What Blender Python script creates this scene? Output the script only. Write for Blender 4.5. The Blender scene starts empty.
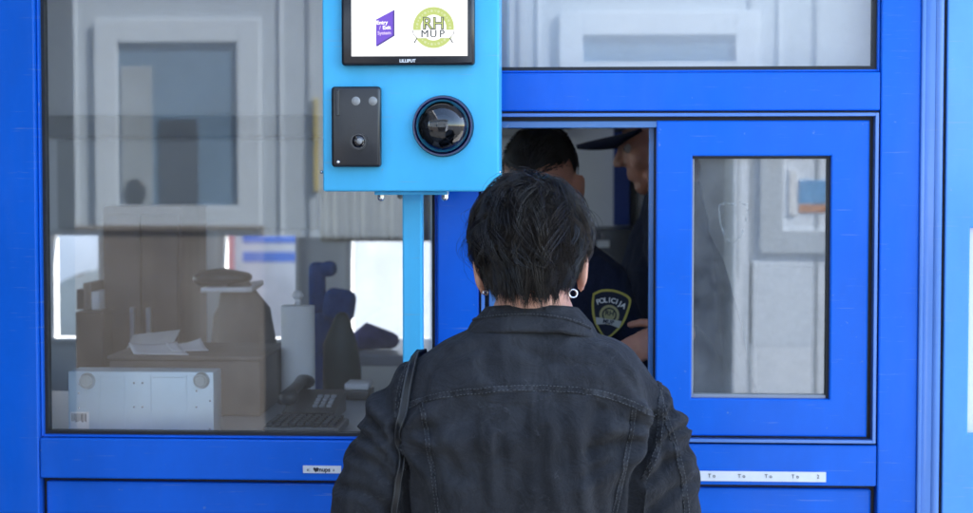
import bpy, bmesh, math, random
import numpy as np
from mathutils import Vector, Matrix, noise
from mathutils.bvhtree import BVHTree
from mathutils.kdtree import KDTree
random.seed(7)
R = math.radians
sc = bpy.context.scene
COL = sc.collection

# ------------------------------------------------------------------ camera
FPX, PSI, TH, DIST, HCAM = 1720.0, R(3.3), R(2.6), 3.10, 1.61
fwd = Vector((-math.sin(PSI)*math.cos(TH), math.cos(PSI)*math.cos(TH), -math.sin(TH)))
CAMP = Vector((0, 0, HCAM - DIST*math.sin(TH)*-0)) - DIST*fwd
CAMP.z = HCAM
ROT = Matrix.Rotation(PSI, 3, 'Z') @ Matrix.Rotation(math.pi/2 - TH, 3, 'X')
cam = bpy.data.cameras.new('camera'); camo = bpy.data.objects.new('camera', cam); COL.objects.link(camo)
camo.matrix_world = Matrix.Translation(CAMP) @ ROT.to_4x4()
cam.sensor_width = 36; cam.lens = FPX/973*36; cam.clip_end = 3000; cam.clip_start = 0.05
cam.dof.use_dof = True; cam.dof.focus_distance = 2.85; cam.dof.aperture_fstop = 4.6
sc.camera = camo

def ray(px, py):
    return (ROT @ Vector(((px-486.5)/FPX, -(py-256.5)/FPX, -1))).normalized()
def at(px, py, Y=0.0):
    d = ray(px, py); return CAMP + d*((Y-CAMP.y)/d.y)
def X(px, Y=0.0, py=260): return at(px, py, Y).x
def Z(py, Y=0.0, px=486): return at(px, py, Y).z

# ------------------------------------------------------------------ materials
def nmat(name):
    m = bpy.data.materials.new(name); m.use_nodes = True
    nt = m.node_tree; return m, nt, nt.nodes['Principled BSDF']
def N(nt, t, **kw):
    n = nt.nodes.new(t)
    for k, v in kw.items():
        if k in n.inputs: n.inputs[k].default_value = v
        else: setattr(n, k, v)
    return n
def mat(name, col, rough=.5, var=.12, scale=6, bump=0, bscale=60, metal=0, coat=0, spec=.5, stretch=(1,1,1), rvar=.0):
    """procedural principled: noise drives small colour/roughness variation and a bump"""
    m, nt, p = nmat(name)
    tc = N(nt, 'ShaderNodeTexCoord'); mp = N(nt, 'ShaderNodeMapping'); mp.inputs['Scale'].default_value = stretch
    nt.links.new(tc.outputs['Object'], mp.inputs['Vector'])
    nz = N(nt, 'ShaderNodeTexNoise', Scale=scale, Detail=6, Roughness=.6)
    nt.links.new(mp.outputs[0], nz.inputs['Vector'])
    cr = N(nt, 'ShaderNodeValToRGB')
    cr.color_ramp.elements[0].position = .3; cr.color_ramp.elements[1].position = .7
    cr.color_ramp.elements[0].color = tuple(c*(1-var) for c in col)+(1,)
    cr.color_ramp.elements[1].color = tuple(min(1, c*(1+var)) for c in col)+(1,)
    nt.links.new(nz.outputs['Fac'], cr.inputs[0]); nt.links.new(cr.outputs[0], p.inputs['Base Color'])
    p.inputs['Roughness'].default_value = rough; p.inputs['Metallic'].default_value = metal
    p.inputs['Coat Weight'].default_value = coat; p.inputs['Coat Roughness'].default_value = .12
    p.inputs['Specular IOR Level'].default_value = spec
    if rvar:
        mr = N(nt, 'ShaderNodeMapRange'); mr.inputs['To Min'].default_value = max(0.02, rough-rvar); mr.inputs['To Max'].default_value = rough+rvar
        nt.links.new(nz.outputs['Fac'], mr.inputs['Value']); nt.links.new(mr.outputs[0], p.inputs['Roughness'])
    if bump:
        n2 = N(nt, 'ShaderNodeTexNoise', Scale=bscale, Detail=4); nt.links.new(mp.outputs[0], n2.inputs['Vector'])
        b = N(nt, 'ShaderNodeBump', Strength=bump, Distance=.002)
        nt.links.new(n2.outputs['Fac'], b.inputs['Height']); nt.links.new(b.outputs[0], p.inputs['Normal'])
    return m
def emit(name, col, s):
    m, nt, p = nmat(name)
    p.inputs['Base Color'].default_value = (0.02, 0.02, 0.02, 1); p.inputs['Roughness'].default_value = .3
    p.inputs['Emission Color'].default_value = tuple(col)+(1,); p.inputs['Emission Strength'].default_value = s
    return m
def glass(name, refl=2.6, dust=.02, tint=(.93, .96, .97), dscale=5, dramp=(.45, .8)):
    m, nt, p = nmat(name); nt.nodes.remove(p); out = nt.nodes['Material Output']
    fr = N(nt, 'ShaderNodeFresnel', IOR=1.5)
    mu = N(nt, 'ShaderNodeMath', operation='MULTIPLY', use_clamp=True); mu.inputs[1].default_value = refl
    nt.links.new(fr.outputs[0], mu.inputs[0])
    tr = N(nt, 'ShaderNodeBsdfTransparent'); tr.inputs[0].default_value = tint+(1,)
    gl = N(nt, 'ShaderNodeBsdfGlossy', Roughness=.0); gl.inputs[0].default_value = (.95, .98, 1, 1)
    mx = N(nt, 'ShaderNodeMixShader'); nt.links.new(mu.outputs[0], mx.inputs[0])
    nt.links.new(tr.outputs[0], mx.inputs[1]); nt.links.new(gl.outputs[0], mx.inputs[2])
    tc = N(nt, 'ShaderNodeTexCoord')
    nz = N(nt, 'ShaderNodeTexNoise', Scale=dscale, Detail=9, Roughness=.75); nt.links.new(tc.outputs['Object'], nz.inputs['Vector'])
    mr = N(nt, 'ShaderNodeMapRange'); mr.inputs['From Min'].default_value = dramp[0]; mr.inputs['From Max'].default_value = dramp[1]
    mr.inputs['To Min'].default_value = dust*.25; mr.inputs['To Max'].default_value = dust*4
    nt.links.new(nz.outputs['Fac'], mr.inputs['Value'])
    df = N(nt, 'ShaderNodeBsdfDiffuse'); df.inputs[0].default_value = (.6, .62, .63, 1)
    m2 = N(nt, 'ShaderNodeMixShader'); nt.links.new(mr.outputs[0], m2.inputs[0])
    nt.links.new(mx.outputs[0], m2.inputs[1]); nt.links.new(df.outputs[0], m2.inputs[2])
    nt.links.new(m2.outputs[0], out.inputs[0])
    return m
def paint(name, col, rough=.36, coat=.12):
    """painted aluminium: faint orange peel, dust streaks and a few fine scratches"""
    m, nt, p = nmat(name)
    tc = N(nt, 'ShaderNodeTexCoord')
    def noise_(sc_, st, det=6):
        mp = N(nt, 'ShaderNodeMapping'); mp.inputs['Scale'].default_value = st
        nt.links.new(tc.outputs['Object'], mp.inputs['Vector'])
        n = N(nt, 'ShaderNodeTexNoise', Scale=sc_, Detail=det, Roughness=.65); nt.links.new(mp.outputs[0], n.inputs['Vector']); return n
    big = noise_(3, (1, 1, .5)); scr = noise_(9, (1, 1, 28), 3); spk = noise_(70, (1, 1, 1), 2)
    cr = N(nt, 'ShaderNodeValToRGB'); cr.color_ramp.elements[0].position = .3; cr.color_ramp.elements[1].position = .72
    cr.color_ramp.elements[0].color = tuple(c*.84 for c in col)+(1,); cr.color_ramp.elements[1].color = tuple(c*1.14 for c in col)+(1,)
    nt.links.new(big.outputs['Fac'], cr.inputs[0])
    def thr(n, lo, hi, amt):
        mr = N(nt, 'ShaderNodeMapRange'); mr.inputs['From Min'].default_value = lo; mr.inputs['From Max'].default_value = hi
        mr.inputs['To Max'].default_value = amt; nt.links.new(n.outputs['Fac'], mr.inputs['Value']); return mr
    last = cr.outputs[0]
    dst = noise_(2.2, (1, 1, .25), 9)
    for t in (thr(dst, .5, .85, .16), thr(scr, .64, .72, .34), thr(spk, .72, .79, .42)):
        mx = N(nt, 'ShaderNodeMix', data_type='RGBA'); nt.links.new(t.outputs[0], mx.inputs[0])
        nt.links.new(last, mx.inputs[6]); mx.inputs[7].default_value = (.30, .38, .5, 1); last = mx.outputs[2]
    nt.links.new(last, p.inputs['Base Color'])
    p.inputs['Roughness'].default_value = rough; p.inputs['Coat Weight'].default_value = coat; p.inputs['Coat Roughness'].default_value = .1; p.inputs['Specular IOR Level'].default_value = .16
    pe = N(nt, 'ShaderNodeTexNoise', Scale=55, Detail=2); nt.links.new(tc.outputs['Object'], pe.inputs['Vector'])
    wv = N(nt, 'ShaderNodeTexNoise', Scale=4, Detail=1); nt.links.new(tc.outputs['Object'], wv.inputs['Vector'])
    b = N(nt, 'ShaderNodeBump', Strength=.06, Distance=.002); nt.links.new(pe.outputs['Fac'], b.inputs['Height'])
    b2 = N(nt, 'ShaderNodeBump', Strength=.10, Distance=.02); nt.links.new(wv.outputs['Fac'], b2.inputs['Height']); nt.links.new(b.outputs[0], b2.inputs['Normal'])
    nt.links.new(b2.outputs[0], p.inputs['Normal'])
    return m

def fabric(name, col, weave=420, fold=.25, worn=None, rough=.9):
    m, nt, p = nmat(name)
    tc = N(nt, 'ShaderNodeTexCoord')
    n1 = N(nt, 'ShaderNodeTexNoise', Scale=7, Detail=7, Roughness=.65); nt.links.new(tc.outputs['Object'], n1.inputs['Vector'])
    n2 = N(nt, 'ShaderNodeTexNoise', Scale=weave, Detail=2); nt.links.new(tc.outputs['Object'], n2.inputs['Vector'])
    n3 = N(nt, 'ShaderNodeTexNoise', Scale=22, Detail=5, Roughness=.6, Distortion=1.2); nt.links.new(tc.outputs['Object'], n3.inputs['Vector'])
    cr = N(nt, 'ShaderNodeValToRGB'); cr.color_ramp.elements[0].position = .32; cr.color_ramp.elements[1].position = .70
    cr.color_ramp.elements[0].color = tuple(c*.68 for c in col)+(1,); cr.color_ramp.elements[1].color = tuple(c*1.45 for c in col)+(1,)
    nt.links.new(n1.outputs['Fac'], cr.inputs[0])
    last = cr.outputs[0]
    mx = N(nt, 'ShaderNodeMix', data_type='RGBA', blend_type='OVERLAY'); mx.inputs[0].default_value = .45
    nt.links.new(last, mx.inputs[6]); nt.links.new(n2.outputs['Fac'], mx.inputs[7]); last = mx.outputs[2]
    if worn:                                   # rubbed, faded creases (wear of the dye)
        v = N(nt, 'ShaderNodeTexNoise', Scale=9, Detail=3, Distortion=2.5); nt.links.new(tc.outputs['Object'], v.inputs['Vector'])
        a = N(nt, 'ShaderNodeMath', operation='SUBTRACT'); a.inputs[1].default_value = .5; nt.links.new(v.outputs['Fac'], a.inputs[0])
        ab = N(nt, 'ShaderNodeMath', operation='ABSOLUTE'); nt.links.new(a.outputs[0], ab.inputs[0])
        mr = N(nt, 'ShaderNodeMapRange'); mr.inputs['From Max'].default_value = .012; mr.inputs['To Min'].default_value = .5; mr.inputs['To Max'].default_value = 0
        nt.links.new(ab.outputs[0], mr.inputs['Value'])
        gm = N(nt, 'ShaderNodeMath', operation='MULTIPLY'); nt.links.new(mr.outputs[0], gm.inputs[0])
        g2 = N(nt, 'ShaderNodeMapRange'); g2.inputs['From Min'].default_value = .52; g2.inputs['From Max'].default_value = .66
        nt.links.new(n3.outputs['Fac'], g2.inputs['Value']); nt.links.new(g2.outputs[0], gm.inputs[1])
        m3 = N(nt, 'ShaderNodeMix', data_type='RGBA'); nt.links.new(gm.outputs[0], m3.inputs[0])
        nt.links.new(last, m3.inputs[6]); m3.inputs[7].default_value = tuple(worn)+(1,); last = m3.outputs[2]
        mpv = N(nt, 'ShaderNodeMapping'); mpv.inputs['Scale'].default_value = (1, 1, .25); nt.links.new(tc.outputs['Object'], mpv.inputs['Vector'])
        vs_ = N(nt, 'ShaderNodeTexNoise', Scale=17, Detail=6, Roughness=.6, Distortion=.6); nt.links.new(mpv.outputs[0], vs_.inputs['Vector'])
        vr_ = N(nt, 'ShaderNodeMapRange'); vr_.inputs['From Min'].default_value = .50; vr_.inputs['From Max'].default_value = .72; vr_.inputs['To Max'].default_value = .55
        nt.links.new(vs_.outputs['Fac'], vr_.inputs['Value'])
        m4 = N(nt, 'ShaderNodeMix', data_type='RGBA'); nt.links.new(vr_.outputs[0], m4.inputs[0]); nt.links.new(last, m4.inputs[6]); m4.inputs[7].default_value = (.058, .061, .068, 1); last = m4.outputs[2]
    nt.links.new(last, p.inputs['Base Color'])
    p.inputs['Roughness'].default_value = rough; p.inputs['Specular IOR Level'].default_value = .15
    p.inputs['Sheen Weight'].default_value = .03; p.inputs['Sheen Roughness'].default_value = .5
    b = N(nt, 'ShaderNodeBump', Strength=.35, Distance=.0008); nt.links.new(n2.outputs['Fac'], b.inputs['Height'])
    b2 = N(nt, 'ShaderNodeBump', Strength=fold, Distance=.012); nt.links.new(n3.outputs['Fac'], b2.inputs['Height']); nt.links.new(b.outputs[0], b2.inputs['Normal'])
    nt.links.new(b2.outputs[0], p.inputs['Normal'])
    return m
def skin(name, col):
    m = mat(name, col, rough=.5, var=.12, scale=25, bump=.15, bscale=300)
    p = m.node_tree.nodes['Principled BSDF']
    p.inputs['Subsurface Weight'].default_value = .15; p.inputs['Subsurface Radius'].default_value = (.012, .004, .002); p.inputs['Subsurface Scale'].default_value = .5
    return m

BLUE = (.003, .136, .70)
M = dict(
 blue=paint('blue_paint', BLUE), bead=paint('bead_paint', (.10, .24, .62), .25, .5), blue_track=paint('track_paint', (.09, .22, .48), .25, .5),
 cyan=paint('cyan_paint', (.085, .56, .92), .38, .15), pale=paint('pale_blue_paint', (.10, .36, .84), .25, .4),
 seal=mat('black_rubber', (.012, .013, .015), .5), greyseal=mat('grey_bead', (.30, .32, .35), .35, coat=.2),
 alu=mat('dull_aluminium', (.42, .45, .48), .38, metal=.6),
 glassL=glass('wide_glass', 1.75, .008, (.985, .99, .995)), glassS=glass('sash_glass', 1.9, .075, (.98, .985, .99), dscale=7, dramp=(.30, .95)), glassT=glass('transom_glass', 1.9, .02, (.98, .985, .99)),
 glassP=glass('plain_glass', 1.2, .005, (.99, .99, .99)),
 white=mat('white_wall', (.74, .74, .73), .6, var=.05, scale=3), wallin=mat('inner_wall', (.79, .80, .80), .6, var=.06, scale=3),
 ceil=mat('ceiling', (.8, .8, .8), .7), floor=mat('lino', (.10, .10, .10), .45, bump=.1), dark=mat('dark_plastic', (.018, .018, .02), .35, coat=.15),
 asphalt=mat('asphalt', (.075, .075, .075), .9, var=.3, scale=3, bump=.6, bscale=220), concrete=mat('concrete', (.36, .35, .33), .85, var=.15, scale=2, bump=.4, bscale=90),
 counter=mat('counter_laminate', (.42, .45, .48), .3, var=.06, scale=10), brown=mat('brown_board', (.115, .085, .070), .55, var=.25, scale=5, stretch=(1, 1, .15)),
 steel=mat('pale_steel', (.60, .76, .87), .38, var=.05, scale=9, metal=.15, bump=.03), paper=mat('paper', (.78, .79, .80), .8, var=.03),
 card=mat('grey_card', (.17, .145, .125), .8, var=.15), towel=mat('tissue', (.80, .81, .80), .95, var=.04, bump=.5, bscale=120),
 navyfab=fabric('navy_padding', (.018, .085, .32), 300, .5), greenfab=fabric('dark_green_cloth', (.015, .035, .03), 300, .5), purplefab=fabric('violet_cloth', (.09, .09, .30), 300, .6),
 denim=fabric('charcoal_denim', (.0215, .0225, .0262), 520, .70, worn=(.075, .08, .09)), seam=fabric('worn_seam', (.030, .032, .036), 130, .6, worn=(.13, .14, .15)),
 thread=mat('grey_thread', (.082, .086, .092), .8), uniform=fabric('navy_uniform', (.011, .0145, .032), 420, .4), trouser=fabric('dark_trousers', (.012, .012, .014), 420, .3),
 strap=mat('strap_leather', (.010, .0105, .012), .42, var=.2, scale=30, bump=.3, bscale=220), strapedge=mat('strap_edge', (.07, .073, .077), .5), bag=mat('bag_leather', (.016, .016, .018), .4, var=.2, scale=12, bump=.4, bscale=160),
 skin=skin('skin_fair', (.60, .31, .215)), skin2=skin('skin_tan', (.40, .185, .125)), hair=mat('black_hair', (.011, .0083, .0068), .40, var=.5, scale=30, spec=.24),
 hairgrey=mat('greying_hair', (.0125, .0105, .0095), .36, var=.4, scale=30, spec=.45), hairbase=mat('scalp_hair', (.010, .009, .009), .6), offhair=mat('officer_hair', (.013, .011, .010), .55),
 silver=mat('silver', (.75, .75, .76), .18, metal=1, var=.05), eyewhite=mat('eye_white', (.40, .36, .33), .25), iris=mat('iris', (.03, .02, .012), .1),
 patchyellow=mat('gold_thread', (.42, .36, .07), .75, bump=.5, bscale=500), patchdark=mat('patch_ground', (.010, .013, .03), .85), patchsilver=mat('silver_thread', (.42, .42, .40), .7, bump=.5, bscale=500), patchwhite=mat('white_thread', (.72, .72, .72), .8),
 screen=emit('lit_screen', (1, 1, 1), .20), sPurple=emit('screen_violet', (.17, .06, .68), .15), sPurpleD=emit('screen_dark_violet', (.06, .02, .30), .15), sWhite=emit('screen_white', (1, 1, 1), .20), sLime=emit('screen_lime', (.58, .68, .17), .15), sGrey=emit('screen_grey', (.05, .06, .06), .15), sPink=emit('screen_pale', (.75, .6, .95), .16),
 lens=mat('lens_black', (.004, .004, .006), .04, coat=1), housing=mat('device_housing', (.014, .015, .019), .28, coat=.25, bump=.1, bscale=400), sensor=mat('sensor_glass', (.28, .28, .27), .15, coat=.8), bezel=mat('monitor_bezel', (.010, .012, .018), .22, coat=.3), print=mat('white_print', (.8, .8, .8), .5), bluerefl=mat('blue_reflection', (.003, .012, .10), .2, coat=.5),
 ink=mat('black_ink', (.03, .03, .04), .6), tape=mat('white_tape', (.78, .79, .80), .45, var=.05, scale=40), red=mat('red_paint', (.55, .06, .05), .4), coachblue=mat('coach_blue', (.05, .16, .55), .3, coat=.4), coachwhite=mat('coach_white', (.62, .63, .63), .3, coat=.4),
 tyre=mat('tyre', (.02, .02, .02), .8), darkglass=mat('dark_window', (.02, .025, .03), .06, spec=.6), winblue=mat('shaded_window', (.09, .16, .24), .3, spec=.3), orange=mat('orange_crate', (.6, .25, .08), .5), yellow=mat('painted_yellow_glint', (.40, .32, .10), .5), greycar=mat('grey_car', (.22, .25, .25), .3, coat=.5),
 framepale=mat('frame_pale', (.50, .55, .60), .5, var=.04), blind=mat('roller_blind', (.50, .51, .50), .8, var=.05, scale=4),
)
def dome_glass():
    m, nt, p = nmat('smoked_dome'); nt.nodes.remove(p); out = nt.nodes['Material Output']
    fr = N(nt, 'ShaderNodeFresnel', IOR=1.6); mu = N(nt, 'ShaderNodeMath', operation='MULTIPLY', use_clamp=True); mu.inputs[1].default_value = 1.6
    nz = N(nt, 'ShaderNodeTexNoise', Scale=30); nt.links.new(fr.outputs[0], mu.inputs[0])
    tr = N(nt, 'ShaderNodeBsdfTransparent'); cr = N(nt, 'ShaderNodeValToRGB'); cr.color_ramp.elements[0].color = (.15, .17, .21, 1); cr.color_ramp.elements[1].color = (.20, .23, .28, 1)
    nt.links.new(nz.outputs['Fac'], cr.inputs[0]); nt.links.new(cr.outputs[0], tr.inputs[0])
    gl = N(nt, 'ShaderNodeBsdfGlossy', Roughness=.02); mx = N(nt, 'ShaderNodeMixShader')
    nt.links.new(mu.outputs[0], mx.inputs[0]); nt.links.new(tr.outputs[0], mx.inputs[1]); nt.links.new(gl.outputs[0], mx.inputs[2]); nt.links.new(mx.outputs[0], out.inputs[0])
    return m
def seam_mat():
    m, nt, p = nmat('abraded_seam'); tc = N(nt, 'ShaderNodeTexCoord')
    n = N(nt, 'ShaderNodeTexNoise', Scale=230, Detail=3, Roughness=.6); nt.links.new(tc.outputs['Object'], n.inputs['Vector'])
    n2 = N(nt, 'ShaderNodeTexNoise', Scale=24, Detail=2); nt.links.new(tc.outputs['Object'], n2.inputs['Vector'])
    ad = N(nt, 'ShaderNodeMath', operation='ADD'); nt.links.new(n.outputs['Fac'], ad.inputs[0]); nt.links.new(n2.outputs['Fac'], ad.inputs[1])
    cr = N(nt, 'ShaderNodeValToRGB'); e = cr.color_ramp.elements; e[0].position = .42; e[0].color = (.016, .0165, .019, 1); e[1].position = .66; e[1].color = (.050, .052, .058, 1)
    h = N(nt, 'ShaderNodeMath', operation='MULTIPLY'); h.inputs[1].default_value = .5; nt.links.new(ad.outputs[0], h.inputs[0]); nt.links.new(h.outputs[0], cr.inputs[0])
    nt.links.new(cr.outputs[0], p.inputs['Base Color']); p.inputs['Roughness'].default_value = .9; p.inputs['Specular IOR Level'].default_value = .15
    b = N(nt, 'ShaderNodeBump', Strength=.6, Distance=.001); nt.links.new(n.outputs['Fac'], b.inputs['Height']); nt.links.new(b.outputs[0], p.inputs['Normal'])
    return m
M['seam'] = seam_mat()
M['dome'] = dome_glass()

# ------------------------------------------------------------------ object helpers
def link(name, me, m, parent=None, smooth=False):
    o = bpy.data.objects.new(name, me); COL.objects.link(o)
    if m is not None:
        me.materials.clear(); me.materials.append(M[m] if isinstance(m, str) else m)
    if smooth: me.polygons.foreach_set('use_smooth', [True]*len(me.polygons))
    if parent is not None:
        o.parent = parent
        if parent.parent is None: o.location = -Vector(parent['_org']) if '_org' in parent else (0, 0, 0)
    return o
def root(name, loc, label, cat, group=None):
    o = bpy.data.objects.new(name, None); COL.objects.link(o); o.location = loc; o['_org'] = tuple(loc); o.empty_display_size = .1
    o['label'] = label; o['category'] = cat
    if group: o['group'] = group
    return o
def tag(o, label, cat, group=None):
    o['label'] = label; o['category'] = cat
    if group: o['group'] = group
    return o
class B:
    def frame(s, x0, x1, z0, z1, gx0, gx1, gz0, gz1, y0, y1, bev=.003):
        bm = s.bm; n0 = set(bm.verts)
        O = [(x0, z0), (x1, z0), (x1, z1), (x0, z1)]; I = [(gx0, gz0), (gx1, gz0), (gx1, gz1), (gx0, gz1)]
        L = [[bm.verts.new((x, y, z)) for x, z in q] for q, y in ((O, y0), (I, y0), (O, y1), (I, y1))]
        for i in range(4):
            j = (i+1) % 4
            for q in ((L[0][i], L[0][j], L[1][j], L[1][i]), (L[2][i], L[3][i], L[3][j], L[2][j]), (L[0][i], L[2][i], L[2][j], L[0][j]), (L[1][i], L[1][j], L[3][j], L[3][i])): bm.faces.new(q)
        es = [bm.edges.get((a[i], a[(i+1) % 4])) for a in (L[0], L[1]) for i in range(4)]
        bmesh.ops.bevel(bm, geom=es, offset=bev, segments=2, profile=.5, affect='EDGES')
        return s
    """collects shapes into one bmesh"""
    def __init__(s): s.bm = bmesh.new()
    def box(s, a, b, bev=0, seg=2, rot=None):
        a = Vector(a); b = Vector(b); c = (a+b)/2; d = b-a
        d = Vector((abs(d.x), abs(d.y), abs(d.z)))
        m = Matrix.Translation(c) @ (rot.to_4x4() if rot else Matrix.Identity(4)) @ Matrix.Diagonal((d.x, d.y, d.z, 1))
        r = bmesh.ops.create_cube(s.bm, size=1, matrix=m)
        if bev:
            es = {e for v in r['verts'] for e in v.link_edges}
            bmesh.ops.bevel(s.bm, geom=list(es), offset=min(bev, .45*min(d)), segments=seg, profile=.5, affect='EDGES')
        return s
    def ell(s, c, r, rot=None, u=24, v=16):
        m = Matrix.Translation(c) @ (rot.to_4x4() if rot else Matrix.Identity(4)) @ Matrix.Diagonal((r[0], r[1], r[2], 1))
        bmesh.ops.create_uvsphere(s.bm, u_segments=u, v_segments=v, radius=1, matrix=m); return s
    def cyl(s, a, b, r, r2=None, seg=32, caps=True):
        a = Vector(a); b = Vector(b); d = b-a
        m = Matrix.Translation((a+b)/2) @ d.to_track_quat('Z', 'Y').to_matrix().to_4x4()
        bmesh.ops.create_cone(s.bm, cap_ends=caps, segments=seg, radius1=r, radius2=r if r2 is None else r2, depth=d.length, matrix=m); return s
    def tube(s, pts, rad, seg=12, side=None, cap=True):
        """tube along pts; rad = r or (ra, rb) per point, ra along `side`; rounded ends"""
        pts = [Vector(p) for p in pts]; n = len(pts)
        rr = [(r, r) if not isinstance(r, (tuple, list)) else r for r in rad]
        tans = [((pts[min(i+1, n-1)]-pts[max(i-1, 0)])).normalized() for i in range(n)]
        if cap:
            e0 = []; 
            for k, f in ((.95, .31), (.7, .71)):
                rm = min(rr[0]); e0.append((pts[0]-tans[0]*rm*k*.9, (rr[0][0]*f, rr[0][1]*f), tans[0]))
            e1 = []
            for k, f in ((.7, .71), (.95, .31)):
                rm = min(rr[-1]); e1.append((pts[-1]+tans[-1]*rm*k*.9, (rr[-1][0]*f, rr[-1][1]*f), tans[-1]))
            seq = e0+[(pts[i], rr[i], tans[i]) for i in range(n)]+e1
        else: seq = [(pts[i], rr[i], tans[i]) for i in range(n)]
        sd = Vector(side) if side else (Vector((1, 0, 0)) if abs(tans[0].x) < .9 else Vector((0, 1, 0)))
        rings = []
        for p, (ra, rb), t in seq:
            sd = (sd - t*sd.dot(t)); sd.normalize(); up = t.cross(sd)
            rings.append([s.bm.verts.new(p+sd*(ra*math.cos(2*math.pi*k/seg))+up*(rb*math.sin(2*math.pi*k/seg))) for k in range(seg)])
        for a, b in zip(rings, rings[1:]):
            for k in range(seg): s.bm.faces.new((a[k], a[(k+1) % seg], b[(k+1) % seg], b[k]))
        s.bm.faces.new(rings[0][::-1]); s.bm.faces.new(rings[-1])
        return s
    def prism(s, pts, n, h):
        """flat outline (3-D points) extruded by h along n"""
        n = Vector(n); a = [s.bm.verts.new(p) for p in pts]; b = [s.bm.verts.new(Vector(p)+n*h) for p in pts]
        s.bm.faces.new(a); s.bm.faces.new(b[::-1]); k = len(a)
        for i in range(k): s.bm.faces.new((a[i], b[i], b[(i+1) % k], a[(i+1) % k]))
        return s
    def mesh(s, name='m'):
        bmesh.ops.recalc_face_normals(s.bm, faces=s.bm.faces)
        me = bpy.data.meshes.new(name); s.bm.to_mesh(me); s.bm.free(); return me
    def obj(s, name, m, parent=None, smooth=False): return link(name, s.mesh(name), m, parent, smooth)
def box(name, m, parent, a, b, bev=.002): return B().box(a, b, bev).obj(name, m, parent)
def auto_smooth(o, ang=35):
    me = o.data; me.polygons.foreach_set('use_smooth', [True]*len(me.polygons)); me.set_sharp_from_angle(angle=R(ang)); return o
def text(s, size, m, parent, org, xa, ya, name='lettering', ext=.0004, bold=0, align='CENTER'):
    """lettering as a thin solid mesh; org = centre, xa/ya = reading and up directions"""
    c = bpy.data.curves.new('t', 'FONT'); c.body = s; c.size = size; c.align_x = align; c.align_y = 'CENTER'; c.extrude = ext; c.offset = bold; c.resolution_u = 3
    t = bpy.data.objects.new('t', c); COL.objects.link(t); bpy.context.view_layer.update()
    me = bpy.data.meshes.new_from_object(t.evaluated_get(bpy.context.evaluated_depsgraph_get()))
    bpy.data.objects.remove(t); bpy.data.curves.remove(c)
    xa = Vector(xa).normalized(); ya = Vector(ya); ya = (ya-xa*ya.dot(xa)).normalized(); za = xa.cross(ya)
    mm = Matrix((xa, ya, za)).transposed().to_4x4(); mm.translation = Vector(org); me.transform(mm)
    return link(name, me, m, parent)
def remesh(b, vox, it=3, fac=.5):
    me = b.mesh('tmp'); o = bpy.data.objects.new('tmp', me); COL.objects.link(o)
    md = o.modifiers.new('r', 'REMESH'); md.mode = 'VOXEL'; md.voxel_size = vox
    if it: sm = o.modifiers.new('s', 'SMOOTH'); sm.factor = fac; sm.iterations = it
    bpy.context.view_layer.update()
    r = bpy.data.meshes.new_from_object(o.evaluated_get(bpy.context.evaluated_depsgraph_get()))
    bpy.data.objects.remove(o); bpy.data.meshes.remove(me)
    r.polygons.foreach_set('use_smooth', [True]*len(r.polygons)); return r
def structure(o): o['kind'] = 'structure'; return o

# ------------------------------------------------------------------ ground
b = B(); b.box((-600, -600, -.3), (600, 600, 0)); structure(b.obj('ground', 'asphalt'))
# raised island the booth stands on, with a kerb
structure(B().box((-7, -.95, 0), (7, 3.6, .004), 0).obj('pavement', 'concrete'))

# ------------------------------------------------------------------ police booth
BT = 2.62
booth = root('police_booth', (0, .9, 0), 'blue aluminium police booth with a wide fixed window and an open sliding hatch', 'booth')
ZB = .02
def vpost(name, px0, px1, y0=0.0, y1=.08, m='blue', z0=ZB, z1=BT, bev=.003):
    return box(name, m, booth, (X(px0), y0, z0), (X(px1), y1, z1), bev)
zR0, zR1 = Z(478.5, 0, 60), Z(438.5, 0, 60)            # sill rail (left part measured, world level)
zT0, zT1 = Z(110.8, 0, 700), Z(72.3, 0, 700)           # transom rail
xL, xM0, xM1, xP0, xP1 = X(36.5), X(437), X(479), X(879.5), X(919)
corner = vpost('corner_post', -40, 36.5); mid = box('post', 'blue', booth, (xM0, 0, ZB), (xM1, .08, BT), .003)
rp = box('post', 'blue', booth, (xP0, 0, ZB), (xP1, .08, BT), .003)
b = B(); b.box((X(919), -.006, ZB), (X(923), .05, BT), .002); b.box((X(923), -.001, ZB), (X(934), .05, BT), .001)
b.cyl((X(937), .004, ZB), (X(937), .004, BT), .0085, seg=20); auto_smooth(b.obj('post_trim', 'bead', booth))
B().box((X(940), .02, ZB), (X(945.5), .05, BT)).obj('seal', 'seal', booth)
box('sill_rail', 'blue', booth, (xL+.001, .002, zR0), (xM0-.001, .08, zR1), .003)
box('sill_rail', 'blue', booth, (xM1+.001, .002, zR0), (xP0-.001, .08, zR1), .003)
box('transom_rail', 'blue', booth, (xM1+.001, .002, zT0), (xP0-.001, .08, zT1), .003)
for a, c in ((xL, xM0), (xM1, xP0)):
    box('head_rail', 'blue', booth, (a+.001, .002, 2.42), (c-.001, .08, BT), .003)
    box('lower_panel', 'blue', booth, (a+.008, .016, ZB), (c-.008, .06, zR0-.0075), .004)
    B().box((a+.001, .03, ZB), (a+.010, .05, zR0-.001)).box((c-.010, .03, ZB), (c-.001, .05, zR0-.001)).box((a+.01, .03, zR0-.012), (c-.01, .05, zR0-.001)).obj('seal', 'seal', booth)
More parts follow.
